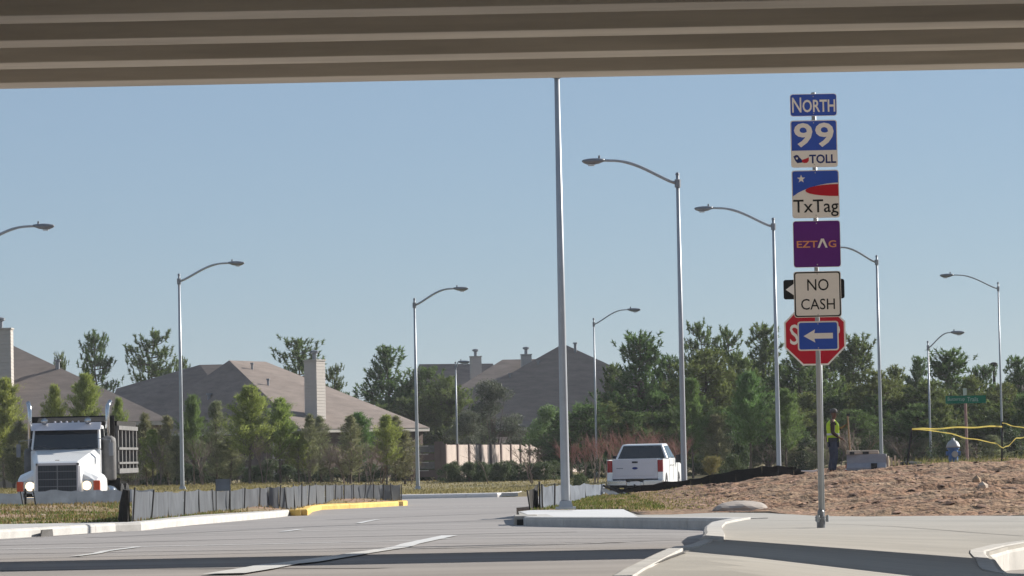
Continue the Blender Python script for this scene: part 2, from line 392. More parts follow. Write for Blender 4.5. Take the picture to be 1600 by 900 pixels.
# concrete apron between kerb and verge
ap_poly = [V2(p) for p in kb] + [V2(p) for p in bk[::-1]]
apron = struct(patch('pavement', ap_poly, rz15, [(-60, 5, 50, 110, 1.2, 1.2)], M['kerb'], skirt=.3))
yp_poly = [V2(p) for p in kn] + [V2(p) for p in back_nose[::-1]]
struct(patch('painted_median_nose', yp_poly, rz15, [(-10, 5, 80, 130, 1.2, 1.2)], M['yellow'], skirt=.3))
lv_poly = [V2(p) for p in bk] + [V2(p) for p in back_nose] + [(-4.6, 127), (-9.5, 129), (-9.8, 100.7), (-90, 100.7), (-90, 66)]
def lv_z(x, y):
    z = road_z(x, y) + .14; e = min(dist_edge((x, y), lv_poly), 3)
    t = sm((-x-7.5)/3)*sm((y-72)/24); z += t*.27*sm(e/1.5) if e < 1.5 else t*.27
    t2 = sm((x+11)/3)*sm((y-88)/10)*.12*sm(e/1.5); z += t2
    return z + .035*sm(e)*nz3(x*.9, y*.5, 3)
struct(patch('left_verge', lv_poly, lv_z, [(-20, 0, 60, 130, .45, .6), (-90, -20, 60, 101, 4, 4)], M['verge'], skirt=.4))
# storm inlet in the left kerb
def quadbox(name, corners_px, f, dz, m, parent, depth=.25):
    pass
inl = thing('storm_inlet', 'dark kerb inlet mouth in the left kerb', 'storm drain', G(72, 837.5, road_z))
pA, pB = G(63, 838.6, road_z), G(82, 837.3, road_z); q = pB-pA; q.z = 0
mb = MB(); nrm = Vector((q.y, -q.x, 0)).normalized()
if nrm.y > 0: nrm = -nrm
nn = -nrm*.02; o_ = inl.location
fr = [pA+nrm*.012, pB+nrm*.016, pB+nrm*.024+Vector((-.02, 0, .12)), pA+nrm*.018+Vector((.02, 0, .12))]
bk_ = [p - nrm*.02 for p in fr]
mb.hexa([fr[0]-o_, fr[1]-o_, bk_[1]-o_, bk_[0]-o_], [fr[3]-o_, fr[2]-o_, bk_[2]-o_, bk_[3]-o_]); mb.build('opening', mat('inlet_mouth_shade', (.10, .095, .09), .9), inl)  # solid plate on the kerb, the mouth's shade put into its colour
# ---- far kerb in the middle
fk = thing('kerb', 'straight white kerb at the far side of the crossing before the dry grass', 'kerb')
yk0 = 141.0
fa, fb = D(560, 775, yk0), D(777, 775, yk0)
fpts = [Vector((-60, yk0, -.5)), Vector((fb.x, yk0, -.5)), Vector((fb.x+.8, yk0+1.2, -.5)), Vector((fb.x+1.2, yk0+5, -.5))]
kerb(fk, 'kerb_segment', fpts, M['signwhite'], w=.25, inward=1, seg=4)
mb = MB(); mb.box(-60, fb.x+.8, yk0+.25, yk0+1.6, -.8, -.496); struct(mb.build('verge_edging', M['kerb']))
# ---- right concrete island / footway
def pz(x, y):
    rows = [(18, lambda x: .41-.135*(max(1.085, x)-1.085)), (23.9, lambda x: .355-.135*(max(1.085, x)-1.085)), (37.2, lambda x: .10-.094*(max(1.75, x)-1.95)),
            (48, lambda x: -.01-.012*(max(2.0, min(8, x))-2.34)), (55, lambda x: -.05), (65, lambda x: -.14), (74, lambda x: -.16), (80, lambda x: -.19)]
    if y <= rows[0][0]: return rows[0][1](max(.4, min(5.5, x)))
    for (a, fa), (b, fb2) in zip(rows, rows[1:]):
        if y <= b:
            X = max(.4, min(8, x)); return lerp(fa(min(X, 5.5)) if a < 40 else fa(X), fb2(min(X, 5.5)) if b < 40 else fb2(X), (y-a)/(b-a))
    return -.19
pl_px = [(1094, 843.5), (1040, 858.5), (955, 899), (905, 925)]
left_edge = [G(*p, pz) for p in pl_px]; left_edge.append(Vector((.3, 16, .2)))
nub = [G(*p, pz) for p in [(1150, 811.5), (1125, 815.5), (1109, 819), (1101, 825.5), (1100, 830), (1101, 836), (1094, 843.5)]]
isl = [G(*p, pz) for p in [(812, 805), (822, 809), (837, 809.2), (1000, 809.6), (1100, 810.2), (1150, 811.2)]]
isl_back = [G(*p, pz) for p in [(1600, 805.5), (1350, 807), (1275, 806), (1200, 801), (1120, 800.5), (1050, 804), (995, 804.3), (975, 795.5), (828, 797), (810, 799)]]
right_edge = [Vector((4.7, 16, 0)), Vector((4.68, 26, 0)), Vector((4.62, 32, 0))] + [G(*p, pz) for p in [(1578, 898), (1566, 890), (1556, 876), (1546, 867), (1546, 862), (1575, 854), (1602, 849)]] + [Vector((9, 49, 0)), Vector((30, 50, 0)), Vector((30, 53.5, 0))]
poly = [V2(p) for p in left_edge[::-1]][:0] + [V2(p) for p in isl] + [V2(p) for p in nub[1:-1]] + [V2(p) for p in left_edge] + [V2(p) for p in right_edge] + [V2(p) for p in isl_back]
# keep a notch between island kerb and nub
footway = struct(patch('footway', poly, pz, [(0, 10, 16, 56, .6, .6), (0, 10, 56, 80, .7, .9), (10, 30, 48, 55, 3, 1.5)], M['walk'], skirt=.5))
ik = thing('kerb', 'shaded grey kerb face of the raised island under the tall pole', 'kerb')
kerb(ik, 'kerb_segment', isl, M['kerb'], zf=pz, w=.5, seg=2.4, inward=1)
nk = thing('kerb', 'rounded pale kerb nose at the corner of the footway left of the toll sign', 'kerb')
kerb(nk, 'kerb_segment', nub, M['kerb'], zf=pz, w=.22, seg=9, inward=1, top=.03)
ek = thing('kerb', 'pale kerb strip running toward the camera beside the shaded road', 'kerb')
kerb(ek, 'kerb_segment', left_edge, M['kerb'], zf=pz, w=.125, seg=2.4, inward=1)
rk = thing('kerb', 'curved kerb dropping to the road in the lower right corner', 'kerb')
kerb(rk, 'kerb_segment', right_edge[:-1], M['kerb'], zf=pz, w=.2, seg=2.0, inward=1, r=.06)
# white slab on island top, its sunlit brightness put into the colour
ia = [G(*p, pz) for p in [(838, 809), (1000, 809.4), (990, 804), (974, 796), (829, 797.6), (812, 800)]]
struct(patch('island_top', [V2(p) for p in ia], lambda x, y: pz(x, y)+.006, [(0, 4, 60, 80, .8, .8)], mat('sunlit_white_concrete', (.62, .61, .60), .8, .06, 2), skirt=0))
# footway joints
for a in ([(1290, 819), (1600, 838)], [(1130, 812.5), (1240, 813.5), (1600, 815)], [(1075, 861), (1000, 890), (985, 899)], [(1130, 858), (1480, 886)]):
    strip('slab_joint', a, width=.03, m='joint', dz=.005, f=pz, parent=footway, seg=.6)
# inlet box at the island's left end
p = G(819, 820.5, road_z); ibox = thing('storm_inlet', 'grey concrete inlet box with black opening at the left end of the island', 'storm drain', p)
top_z = pz(p.x, p.y) - p.z + .02
MB().box(-.20, .27, 0, 1.4, -.3, top_z, taper=(.92, .97)).build('box', M['concrete'], ibox, bevel=.02)
MB().box(-.13, .13, -.02, .3, .0, top_z*.62).build('opening', M['stake'], ibox)
# ---- right bare earth bank
rl_front = [V2(p) for p in [G(*p, pz) for p in [(828, 797.5), (975, 796), (995, 804.2), (1050, 803.8), (1120, 800.7), (1200, 801.3), (1275, 806.2), (1350, 807.2), (1600, 805.7)]]]
rl_poly = [(.0, 79)] + rl_front + [(14, 53.2), (60, 53.5), (60, 113), (3.2, 113), (2.3, 100), (1.0, 88)]
CREST = [(0, -.28), (2.8, -.15), (3.5, -.13), (5.2, -.03), (7, .18), (8.7, .30), (10.5, .44), (11.3, .48), (14, .46), (30, .4)]
def rl_z(x, y):
    e = dist_edge((x, y), rl_poly); zf = pw(x, [(0, -.16), (3.5, -.14), (5, -.1), (7.4, -.04), (14, -.05)])
    yf = pw(x, [(.5, 79), (3.4, 69), (7.4, 54), (14, 53)]); zc = pw(x, CREST); zc = max(zc, -.33)
    t = (y-yf)/(100-yf)
    z = lerp(zf, zc, max(0, min(1, t))**.85) if y < 100 else lerp(zc, -.6, sm((y-101)/13))
    k = sm((e-.05)/1.2); rough = sm((x-3.0)/1.5)
    z += k*rough*(.12*nz3(x*.28, y*.85, 1) + .05*nz3(x*1.5, y*1.6, 5, 6) - .11*abs(nz3(x*.9+y*.1, y*1.5, 21, 5))+.03 + .17*max(0, nz3(x*.14+3+y*.05, y*1.1, 9))-.06*abs(nz3(x*.3, y*.5, 12)))
    z += k*(1-rough)*.03*nz3(x, y, 2)
    return z
fieldm = land_mat('bank_earth', (.30, .17, .10), (.29, .19, .115), (.42, .285, .185), .46, .54, .5, dark=(.155, .082, .048))
eb_ = struct(patch('earth_bank', rl_poly, rl_z, [(0, 3, 66, 112, .5, .6), (3, 17, 53, 106, .115, .2), (17, 60, 54, 112, 2.5, 2.5)], fieldm, skirt=.5))
eb_.data.polygons.foreach_set('use_smooth', [True]*len(eb_.data.polygons))
# clods and blades
def stuff(o, label, cat): o['label'] = label; o['category'] = cat; o['kind'] = 'stuff'; return o
def rocks(n, reg, zf, smin, smax):
    V = []; F = []
    for _ in range(n):
        for _t in range(50):
            x = random.uniform(reg[0], reg[1]); y = random.uniform(reg[2], reg[3])
            if inside((x, y), rl_poly): break
        s_ = smin + (smax-smin)*random.random()**4; b = len(V); z = zf(x, y); a = random.random()*6.28
        base = [(1.3, 0, 0), (.4, .9, random.uniform(0, .35)), (-.8, .6, 0), (-1.1, -.5, random.uniform(0, .4)), (.2, -1, 0), (random.uniform(-.5, .6), random.uniform(-.4, .4), .45)]
        for p in base:
            px_, py_ = p[0]*random.uniform(.7, 1.3), p[1]*random.uniform(.7, 1.3)
            V.append((x+s_*(px_*math.cos(a)-py_*math.sin(a)), y+s_*(px_*math.sin(a)+py_*math.cos(a)), z-s_*.25+p[2]*s_*random.uniform(.8, 1.3)))
        for k in range(5): F.append((b+k, b+(k+1) % 5, b+5))
    return V, F
V, F = rocks(16000, (3.2, 15.5, 53.5, 101), rl_z, .014, .10)
stuff(link('dirt_clods', npmesh('dirt_clods', V, F, M['clod'])), 'loose reddish clods and stones strewn over the bare earth bank', 'dirt')
def blades(name, label, n, reg, ok, zf, h, m, wd=.02):
    V = []; F = []; c = 0; tries = 0
    while c < n and tries < n*20:
        tries += 1; x = random.uniform(reg[0], reg[1]); y = random.uniform(reg[2], reg[3])
        if not ok(x, y): continue
        z = zf(x, y); hh = h*random.uniform(.4, 1.1); a = random.random()*6.28; b = len(V); lx, ly = random.gauss(0, .35)*hh, random.gauss(0, .35)*hh
        V += [(x-math.cos(a)*wd, y-math.sin(a)*wd, z-.01), (x+math.cos(a)*wd, y+math.sin(a)*wd, z-.01), (x+lx, y+ly, z+hh)]; F.append((b, b+1, b+2)); c += 1
    return stuff(link(name, npmesh(name, V, F, m)), label, 'grass')
blades('grass', 'short grass on the left end of the earth bank behind the island', 5000, (.3, 7, 70, 100), lambda x, y: inside((x, y), rl_poly) and x < 3.2+1.8*random.random()-(85-y)*.03 and x < 5, rl_z, .05, M['drygrass'])
blades('grass', 'green grass growing at the foot of the right silt fence', 2600, (.3, 3.0, 72, 97), lambda x, y: inside((x, y), rl_poly) and nz3(x, y*.4, 4) > -.1, rl_z, .07, M['greengrass'])
blades('grass', 'green and tan grass on the left verge before the silt fence', 8000, (-15, -6.8, 66, 99), lambda x, y: inside((x, y), lv_poly) and nz3(x*.4, y*.2, 8) > -.12 + .25*sm((x+9)/-4), lv_z, .06, M['greengrass'])
blades('grass', 'sparse straw grass on the left verge and median', 9000, (-16, -1, 66, 129), lambda x, y: inside((x, y), lv_poly), lv_z, .09, M['drygrass'])
blades('grass', 'dry lawn grass behind the far white kerb', 26000, (-28, 6, 143, 186), lambda x, y: True, ground_z, .09, M['drygrass'], wd=.03)
blades('grass', 'tall weeds along the crest of the earth bank on the right', 2600, (9.5, 16, 98, 106), lambda x, y: inside((x, y), rl_poly) and random.random() < sm((x-9.5)/3), rl_z, .22, M['drygrass'], wd=.012)
blades('grass', 'green weeds mixed along the bank crest on the right', 1300, (11, 16, 98, 106), lambda x, y: inside((x, y), rl_poly), rl_z, .16, M['greengrass'], wd=.012)
# lone pieces on the bank
def lump(name, label, cat, loc, sx, sy, sz, m, seed=0, n=2):
    bm = bmesh.new(); bmesh.ops.create_icosphere(bm, subdivisions=n, radius=1)
    for v in bm.verts:
        k = 1+.28*noise.noise(v.co*1.3+Vector((seed, seed*2, 0))); v.co = Vector((v.co.x*sx*k, v.co.y*sy*k, max(-.3, v.co.z*k)*sz))
    me = bpy.data.meshes.new(name); bm.to_mesh(me); bm.free(); me.materials.append(m)
    return tag(link(name, me, None, loc), label, cat)
p = G(1160, 796, lambda x, y: rl_z(x, y)); p.z = rl_z(p.x, p.y)
lump('concrete_slab', 'low pale slab of spilled concrete half buried at the foot of the bank', 'concrete', p, .55, .6, .16, mat('pale_slab', (.42, .36, .31), .9, .1, 3), 3, 3)
p = G(1535, 764, rl_z); p.z = rl_z(p.x, p.y)
lump('rock', 'biggest pale angular rock lying on the dirt right of the sign', 'rock', p, .12, .12, .16, M['stoneblock'], 5, 1)
p = G(1526, 754, rl_z); p.z = rl_z(p.x, p.y)
lump('rock', 'dark reddish clod standing just left of the pale rock', 'rock', p, .11, .12, .17, M['clod'], 9, 1)
p = G(66, 806, lv_z)
lump('rock', 'thin pale stone chip on the left verge dirt', 'rock', p, .14, .08, .04, M['stoneblock'], 2, 1)
# ================================================================ OVERPASS
br = thing('overpass', 'brown concrete girder overpass crossing the top of the picture', 'bridge', (0, 0, 0))
GSP = 2.175; zb = CAMZ + 588.0*44/FPX
gm = None
prof = [(-.33, 0), (.33, 0), (.33, .20), (.09, .36), (.09, 1.0), (.30, 1.12), (.30, 1.37), (-.30, 1.37), (-.30, 1.12), (-.09, 1.0), (-.09, .36), (-.33, .20)]
for x0 in (-20.0, 20.0):
    pass
def bridge(br, ymax, ngird):
  for gy in [ymax-.33-GSP*i for i in range(ngird)]:
    for (a, b) in ((-58, -19.95), (-19.9, 19.9), (19.95, 58)):
        mb = MB(); mb.prism([(gy+p, zb+q) for p, q in prof], a, b, 'x'); mb.build('girder', M['girder'], br, bevel=.012)
  ya, yb_ = ymax-.66-GSP*(ngird-1)-1.5, ymax+.65
  MB().box(-58, 58, ya, yb_, zb+1.373, zb+1.62).build('deck', M['deck'], br)
  for y0, y1 in ((ya, ya+.35), (yb_-.35, yb_)):
    MB().prism([(y0, zb+1.62), (y1, zb+1.62), (y1-.05, zb+2.6), (y0+.05, zb+2.6)], -58, 58, 'x').build('parapet', M['deck'], br)
  for xb in (-20, 20):
    MB().box(xb-.6, xb+.6, ya+.2, yb_-.3, zb-1.1, zb-.003).build('bent_cap', M['girder'], br)
    for yb in (ya+1.5, (ya+yb_)/2, yb_-1.5): MB().lathe([(.5, -1.0), (.5, zb-1.103)], 20, c=(xb, yb, 0)).build('column', M['girder'], br, smooth=False)
bridge(br, 44.05, 5)
br2 = thing('overpass', 'nearer twin overpass directly above the camera, out of the picture', 'bridge'); bridge(br2, 23.3, 5)
# ================================================================ STREET LIGHTS
def street_light(label, base, H, arm, dirx, rise=.70, light=False):
    t = thing('street_light', label, 'street light', base, 0, 'street lights along the road')
    n = 12; k_ = 1 if base[1] < 175 else .7
    mb = MB().lathe([(.095*k_, 0), (.09*k_, .3), (.074*k_, H*.45), (.05*k_, H)], n); mb.build('pole', M['galv'], t, smooth=True)
    MB().box(-.2, .2, -.2, .2, 0, .04).box(-.14, .14, -.14, .14, .04, .16, taper=(.8, .8)).build('base_plate', M['galv'], t)
    MB().lathe([(.066, H), (.05, H+.06), (.01, H+.08)], n).build('cap', M['galvdark'], t)
    z0 = H-.25; pts = []
    for i in range(13):
        u = i/12; x = u*arm; z = z0 + rise*math.sin(min(1, u*1.12)*math.pi/2)**1.25 if u < .9 else z0+rise+(u-.9)*.1
        pts.append((dirx*(x+.05), 0, z))
    MB().tube(pts, [.048*k_]*9+[.04*k_]*4, 8).build('arm', M['galv'], t, smooth=True)
    MB().lathe([(.09*k_, z0-.13), (.09*k_, z0+.11)], n).build('clamp', M['galvdark'], t)
    # cobra head
    hx = arm+.02; hz = pts[-1][2]
    prof = [(0, -.035, .05), (.08, -.06, .06), (.18, -.10, .07), (.36, -.13, .075), (.52, -.12, .06), (.64, -.07, .035), (.68, -.03, .01)]
    V = []; Fc = []
    for (x, lo, hi) in prof:
        wy = .05 + .11*k_*math.sin(min(1, x/.45)*math.pi/2) * (1 if x < .5 else max(.2, 1-(x-.5)*4))
        for k in range(8):
            q = 2*math.pi*k/8; V.append((dirx*(hx+x), math.cos(q)*wy, hz + (hi if math.sin(q) > 0 else -lo)*math.sin(q)))
    for i in range(len(prof)-1):
        for k in range(8): Fc.append((i*8+k, i*8+(k+1) % 8, (i+1)*8+(k+1) % 8, (i+1)*8+k))
    Fc.append(tuple(range(8))); Fc.append(tuple(range(48, 56))); mb = MB(); mb.v = V; mb.f = Fc
    h = mb.build('lamp_head', M['galvdark'], t, smooth=True)
    MB().lathe([(.10, hz-.155), (.10, hz-.11)], 10, c=(dirx*(hx+.40), 0, 0)).build('lens', M['lens'], h)
    MB().lathe([(.032, hz+.05), (.032, hz+.15)], 8, c=(dirx*(hx+.16), 0, 0)).build('photocell', M['galvdark'], h)
    return t
def sl(label, px, py_base, d, ptop, arm_px, dirx, zbase=None, rise=.70):
    s_ = FPX/d; b = D(px, py_base, d); top = D(px-(py_base-ptop)*.0, ptop, d)
    if zbase is not None:
        b = Vector((b.x, b.y, zbase))
    H = top.z - b.z; b.x = D(px, py_base, d).x
    return street_light(label, b, H, arm_px/s_ - .68, dirx, rise)
LIGHTS = [
 ('tallest nearest street light pole on the island, its top hidden behind the overpass', 884, 795, 73, 92, 140, -1, None),
 ('street light standing just right of the white pickup, arm pointing left', 1069, 748, 110, 273, 148, -1, -.5),
 ('street light behind the shade-black silt fabric, immediately left of the stop sign', 1217, 725, 136, 343, 122, -1, -.6),
 ('street light whose arm ends behind the purple sign, beside the barrier', 1377, 700, 170, 401, 82, -1, -.3),
 ('street light at the right edge where the yellow tape is tied', 1565, 655, 184, 443, 90, -1, -.3),
 ('far street light with arm to the right, its foot behind the reddish shrubs', 931, 660, 192, 499, 73, 1, -.3),
 ('smallest far street light left of the green street name sign', 1453, 662, 183, 535, 57, 1, -.3),
 ('street light left of centre on the grass behind the far white kerb', 653, 765, 170, 468, 84, 1, None),
 ('street light rising from the trees right of the dump truck', 285, 766, 155, 430, 102, 1, None),
 ('street light mostly outside the left edge with only its arm in view', -42, 790, 119, 378, 132, 1, -.3),
 ('tiny distant street light in front of the far grey roof', 714, 685, 212, 567, 22, 1, -.3)]
for l in LIGHTS:
    rise = .72 if l[4] < 566 else .3
    sl(l[0], l[1], l[2], l[3], l[4], l[5], l[6], l[7], rise)
# ================================================================ TEXT
def text_part(s_, x0, x1, z0, z1, y, m, parent, name='lettering', bold=0, sub=True):
    cu = bpy.data.curves.new(name, 'FONT'); cu.body = s_; cu.size = 1; cu.offset = bold; cu.resolution_u = 3
    o = bpy.data.objects.new('tmp', cu); me = bpy.data.meshes.new_from_object(o); bpy.data.objects.remove(o)
    co_ = np.empty(len(me.vertices)*3, dtype=np.float32); me.vertices.foreach_get('co', co_); co_ = co_.reshape(-1, 3)
    a = co_.min(0); b = co_.max(0); out = np.empty_like(co_)
    out[:, 0] = x0 + (co_[:, 0]-a[0])/(b[0]-a[0])*(x1-x0); out[:, 2] = z0 + (co_[:, 1]-a[1])/(b[1]-a[1])*(z1-z0); out[:, 1] = y
    me.vertices.foreach_set('co', out.ravel()); me.materials.clear(); me.materials.append(m); me.name = name; me.update()
    return link(name, me, parent)
def rrect(x0, x1, z0, z1, r, n=4):
    P = []
    for cx, cz, a in ((x1-r, z0+r, -90), (x1-r, z1-r, 0), (x0+r, z1-r, 90), (x0+r, z0+r, 180)):
        for k in range(n+1):
            q = R(a+90*k/n); P.append((cx+r*math.cos(q), cz+r*math.sin(q)))
    return P
def panel(parent, x0, x1, z0, z1, face, border, y=0, bw=.012, r=.035, label=None, edge='signwhite'):
    a = MB().prism(rrect(x0, x1, z0, z1, r), y-.004, y, 'y').build('sign_panel', M[edge], parent)
    if label: a['label'] = label
    if border: MB().prism(rrect(x0+bw*.5, x1-bw*.5, z0+bw*.5, z1-bw*.5, r*.9), y-.006, y-.0042, 'y').build('border', M[border], a)
    MB().prism(rrect(x0+bw*1.5, x1-bw*1.5, z0+bw*1.5, z1-bw*1.5, r*.7), y-.0085, y-.0062, 'y').build('sign_face', M[face], a)
    MB().prism(rrect(x0+.01, x1-.01, z0+.01, z1-.01, r*.9), y+.0005, y+.003, 'y').build('sign_back', M['alu'], a)
    for zz in (z0+.035, z1-.035): MB().lathe([(.008, y-.012), (.008, y-.0086)], 8, 'y', c=((x0+x1)/2, 0, zz)).build('bolt', M['alu'], a)
    return a
DS = FPX/121.0; sb = D(1283, 820, DS)
ts = thing('toll_road_sign', 'tall stack of six signs on one post from North 99 down to blue arrow', 'sign', sb)
sc = 121.0
def X(px, py): return (D(px, py, DS).x - sb.x)
def Z(px, py): return (D(px, py, DS).z - sb.z)
def bx(x0, y0, x1, y1):
    cx, cy = (x0+x1)/2, (y0+y1)/2; hx, hz = (x1-x0)/2/sc, (y1-y0)/2/sc; a, b = X(cx, cy), Z(cx, cy); return a-hx, a+hx, b-hz, b+hz
lean = (X(1271, 147), Z(1271, 147))
MB().tube([(0, 0, .14), (lean[0], 0, lean[1]+.02)], .030, 12).build('post', M['galv'], ts, smooth=True)
MB().lathe([(.055, -.06), (.055, .05)], 12).build('post_stub', M['galvdark'], ts)
MB().lathe([(.075, .05), (.075, .075)], 12).lathe([(.075, .082), (.075, .107)], 12).lathe([(.045, .107), (.045, .17), (.034, .19)], 12).build('slip_base', M['galvdark'], ts)
for q in (0, 120, 240): MB().lathe([(.02, .035), (.02, .125)], 6, c=(.085*math.cos(R(q)), .085*math.sin(R(q)), 0)).build('base_bolt', M['galv'], ts)
yy = -.036
def skew(o_, cx): pass
x0, x1, z0, z1 = bx(1234, 147, 1307, 182); a = panel(ts, x0, x1, z0, z1, 'signblue', 'signblue', yy)
w_ = x1-x0
text_part('N', x0+.025, x0+.145, z0+.05, z1-.045, yy-.011, M['signwhite'], a, bold=.01)
text_part('ORTH', x0+.16, x1-.02, z0+.05, z1-.075, yy-.011, M['signwhite'], a, bold=.018)
x0, x1, z0, z1 = bx(1235, 188, 1308, 262); a = panel(ts, x0, x1, z0, z1, 'signwhite', 'signwhite', yy)
zs = z0+(z1-z0)*.36
MB().prism([(x0+.012, zs), (x1-.012, zs)] + rrect(x0+.012, x1-.012, zs, z1-.012, .028)[5:15], yy-.0115, yy-.0088, 'y').build('blue_field', M['signblue'], a)
xm_ = (x0+x1)/2
text_part('9', x0+.045, xm_-.018, zs+.04, z1-.035, yy-.0145, M['signwhite'], a, 'numeral', bold=.022); text_part('9', xm_+.018, x1-.045, zs+.04, z1-.035, yy-.0145, M['signwhite'], a, 'numeral', bold=.022)
text_part('TOLL', x0+.235, x1-.022, z0+.05, zs-.055, yy-.011, M['navy'], a, bold=.025)
fz = z0+.045; fx = x0+.03
MB().prism([(fx, fz+.10), (fx+.035, fz+.12), (fx+.06, fz+.115), (fx+.085, fz+.08), (fx+.11, fz+.055), (fx+.115, fz+.02), (fx+.05, fz+.012), (fx+.02, fz+.05)], yy-.011, yy-.0087, 'y').build('emblem', M['navy'], a)
MB().prism([(fx+.112, fz+.055), (fx+.15, fz+.065), (fx+.20, fz+.085), (fx+.198, fz+.04), (fx+.175, fz+.015), (fx+.14, fz+.012), (fx+.112, fz+.022)], yy-.0112, yy-.0088, 'y').build('emblem_stripe', M['signred'], a)
def star(cx, cz, r):
    return [(cx+(r if k % 2 == 0 else r*.42)*math.sin(k*math.pi/5), cz+(r if k % 2 == 0 else r*.42)*math.cos(k*math.pi/5)) for k in range(10)]
MB().prism(star(fx+.045, fz+.075, .022), yy-.0135, yy-.0112, 'y').build('emblem_star', M['signwhite'], a)
x0, x1, z0, z1 = bx(1237, 266, 1311, 341); a = panel(ts, x0, x1, z0, z1, 'signwhite', 'signwhite', yy)
W_ = x1-x0; H_ = z1-z0
blue = [(x0+.012, z0+H_*.46)]
for k in range(9):
    u = k/8; blue.append((x0+.012+(W_-.024)*u, z0+H_*(.46+.27*math.sin(u*math.pi/2)**.75)))
blue += [(x1-.012, z1-.03), (x1-.03, z1-.012), (x0+.03, z1-.012), (x0+.012, z1-.03)]
MB().prism(blue, yy-.0112, yy-.0088, 'y').build('blue_field', M['signblue'], a)
red = []
for k in range(13):
    q = R(90+15*k); red.append((x1-.012+(W_*.70)*math.cos(q), z0+H_*.575+H_*.125*math.sin(q)))
MB().prism(red, yy-.0135, yy-.0114, 'y').build('red_ellipse', M['signred'], a)
MB().prism(star(x0+W_*.20, z0+H_*.82, .055), yy-.0135, yy-.0114, 'y').build('star', M['signwhite'], a)
text_part('TxTag', x0+.014, x1-.014, z0+.018, z0+H_*.385, yy-.0113, M['signblack'], a, bold=.006)
x0, x1, z0, z1 = bx(1239, 345, 1313, 418); a = panel(ts, x0, x1, z0, z1, 'signpurple', 'signpurple', yy)
zm = (z0+z1)/2
text_part('EZT', x0+.045, x0+.315, zm-.045, zm+.042, yy-.011, M['signorange'], a, bold=.016)
text_part('G', x0+.455, x0+.555, zm-.047, zm+.044, yy-.011, M['signorange'], a, bold=.016)
ax = x0+.378
MB().prism([(ax-.065, zm-.05), (ax-.038, zm-.05), (ax, zm+.035), (ax+.038, zm-.05), (ax+.065, zm-.05), (ax+.018, zm+.068), (ax-.018, zm+.068)], yy-.0115, yy-.0088, 'y').build('lettering', M['signwhite'], a)
x0, x1, z0, z1 = bx(1240, 424, 1314, 496); a = panel(ts, x0, x1, z0, z1, 'signwhite', 'signblack', yy, bw=.016)
text_part('NO', x0+.175, x1-.16, z0+.345, z1-.10, yy-.011, M['signblack'], a, bold=.002)
text_part('CASH', x0+.09, x1-.085, z0+.10, z0+.24, yy-.011, M['signblack'], a, bold=.002)
x0, x1, z0, z1 = bx(1246, 502, 1310, 548); a = panel(ts, x0, x1, z0, z1, 'signblue', 'signwhite', yy, bw=.012)
zm = (z0+z1)/2; al = x0+.075; ar = x1-.075
MB().prism([(al, zm), (al+.15, zm+.085), (al+.14, zm+.036), (ar, zm+.036), (ar, zm-.036), (al+.14, zm-.036), (al+.15, zm-.085)], yy-.0115, yy-.0088, 'y').build('arrow', M['signwhite'], a)
# stop sign behind
d2 = 50.5; s2 = FPX/d2; p = D(1285.5, 812, d2); p.z = pz(p.x, p.y)
st = thing('stop_sign', 'red octagonal stop sign with a one way plate, half hidden behind the toll sign stack', 'sign', p)
def X2(px, py): return D(px, py, d2).x - p.x
def Z2(px, py): return D(px, py, d2).z - p.z
lt = (X2(1279, 440), Z2(1279, 440)); cx, cz = X2(1273, 523), Z2(1273, 523)
MB().tube([(0, 0, -.1), (lt[0], 0, lt[1])], .03, 12).build('post', M['galv'], st, smooth=True)
ro = .423/math.cos(R(22.5))
octa = lambda r: [(cx+r*math.cos(R(22.5+45*k)), cz+r*math.sin(R(22.5+45*k))) for k in range(8)]
a = MB().prism(octa(ro), -.040, -.035, 'y').build('sign_panel', M['signwhite'], st)
MB().prism(octa(ro-.025), -.0425, -.0402, 'y').build('sign_face', M['signred'], a)
MB().prism(octa(ro-.01), -.0348, -.032, 'y').build('sign_back', M['alu'], a)
text_part('STOP', cx-.345, cx+.345, cz-.135, cz+.145, -.045, M['signwhite'], a, bold=.01)
cx, cz = X2(1271.5, 452), Z2(1271.5, 452)
a = MB().prism(rrect(cx-.42, cx+.42, cz-.135, cz+.135, .03), -.04, -.035, 'y').build('sign_panel', M['signblack'], st)
MB().prism([(cx-.39, cz), (cx-.27, cz+.085), (cx-.27, cz+.06), (cx+.37, cz+.06), (cx+.37, cz-.06), (cx-.27, cz-.06), (cx-.27, cz-.085)], -.0425, -.0402, 'y').build('arrow', M['signwhite'], a)
text_part('ONE WAY', cx-.22, cx+.33, cz-.035, cz+.035, -.045, M['signblack'], a)
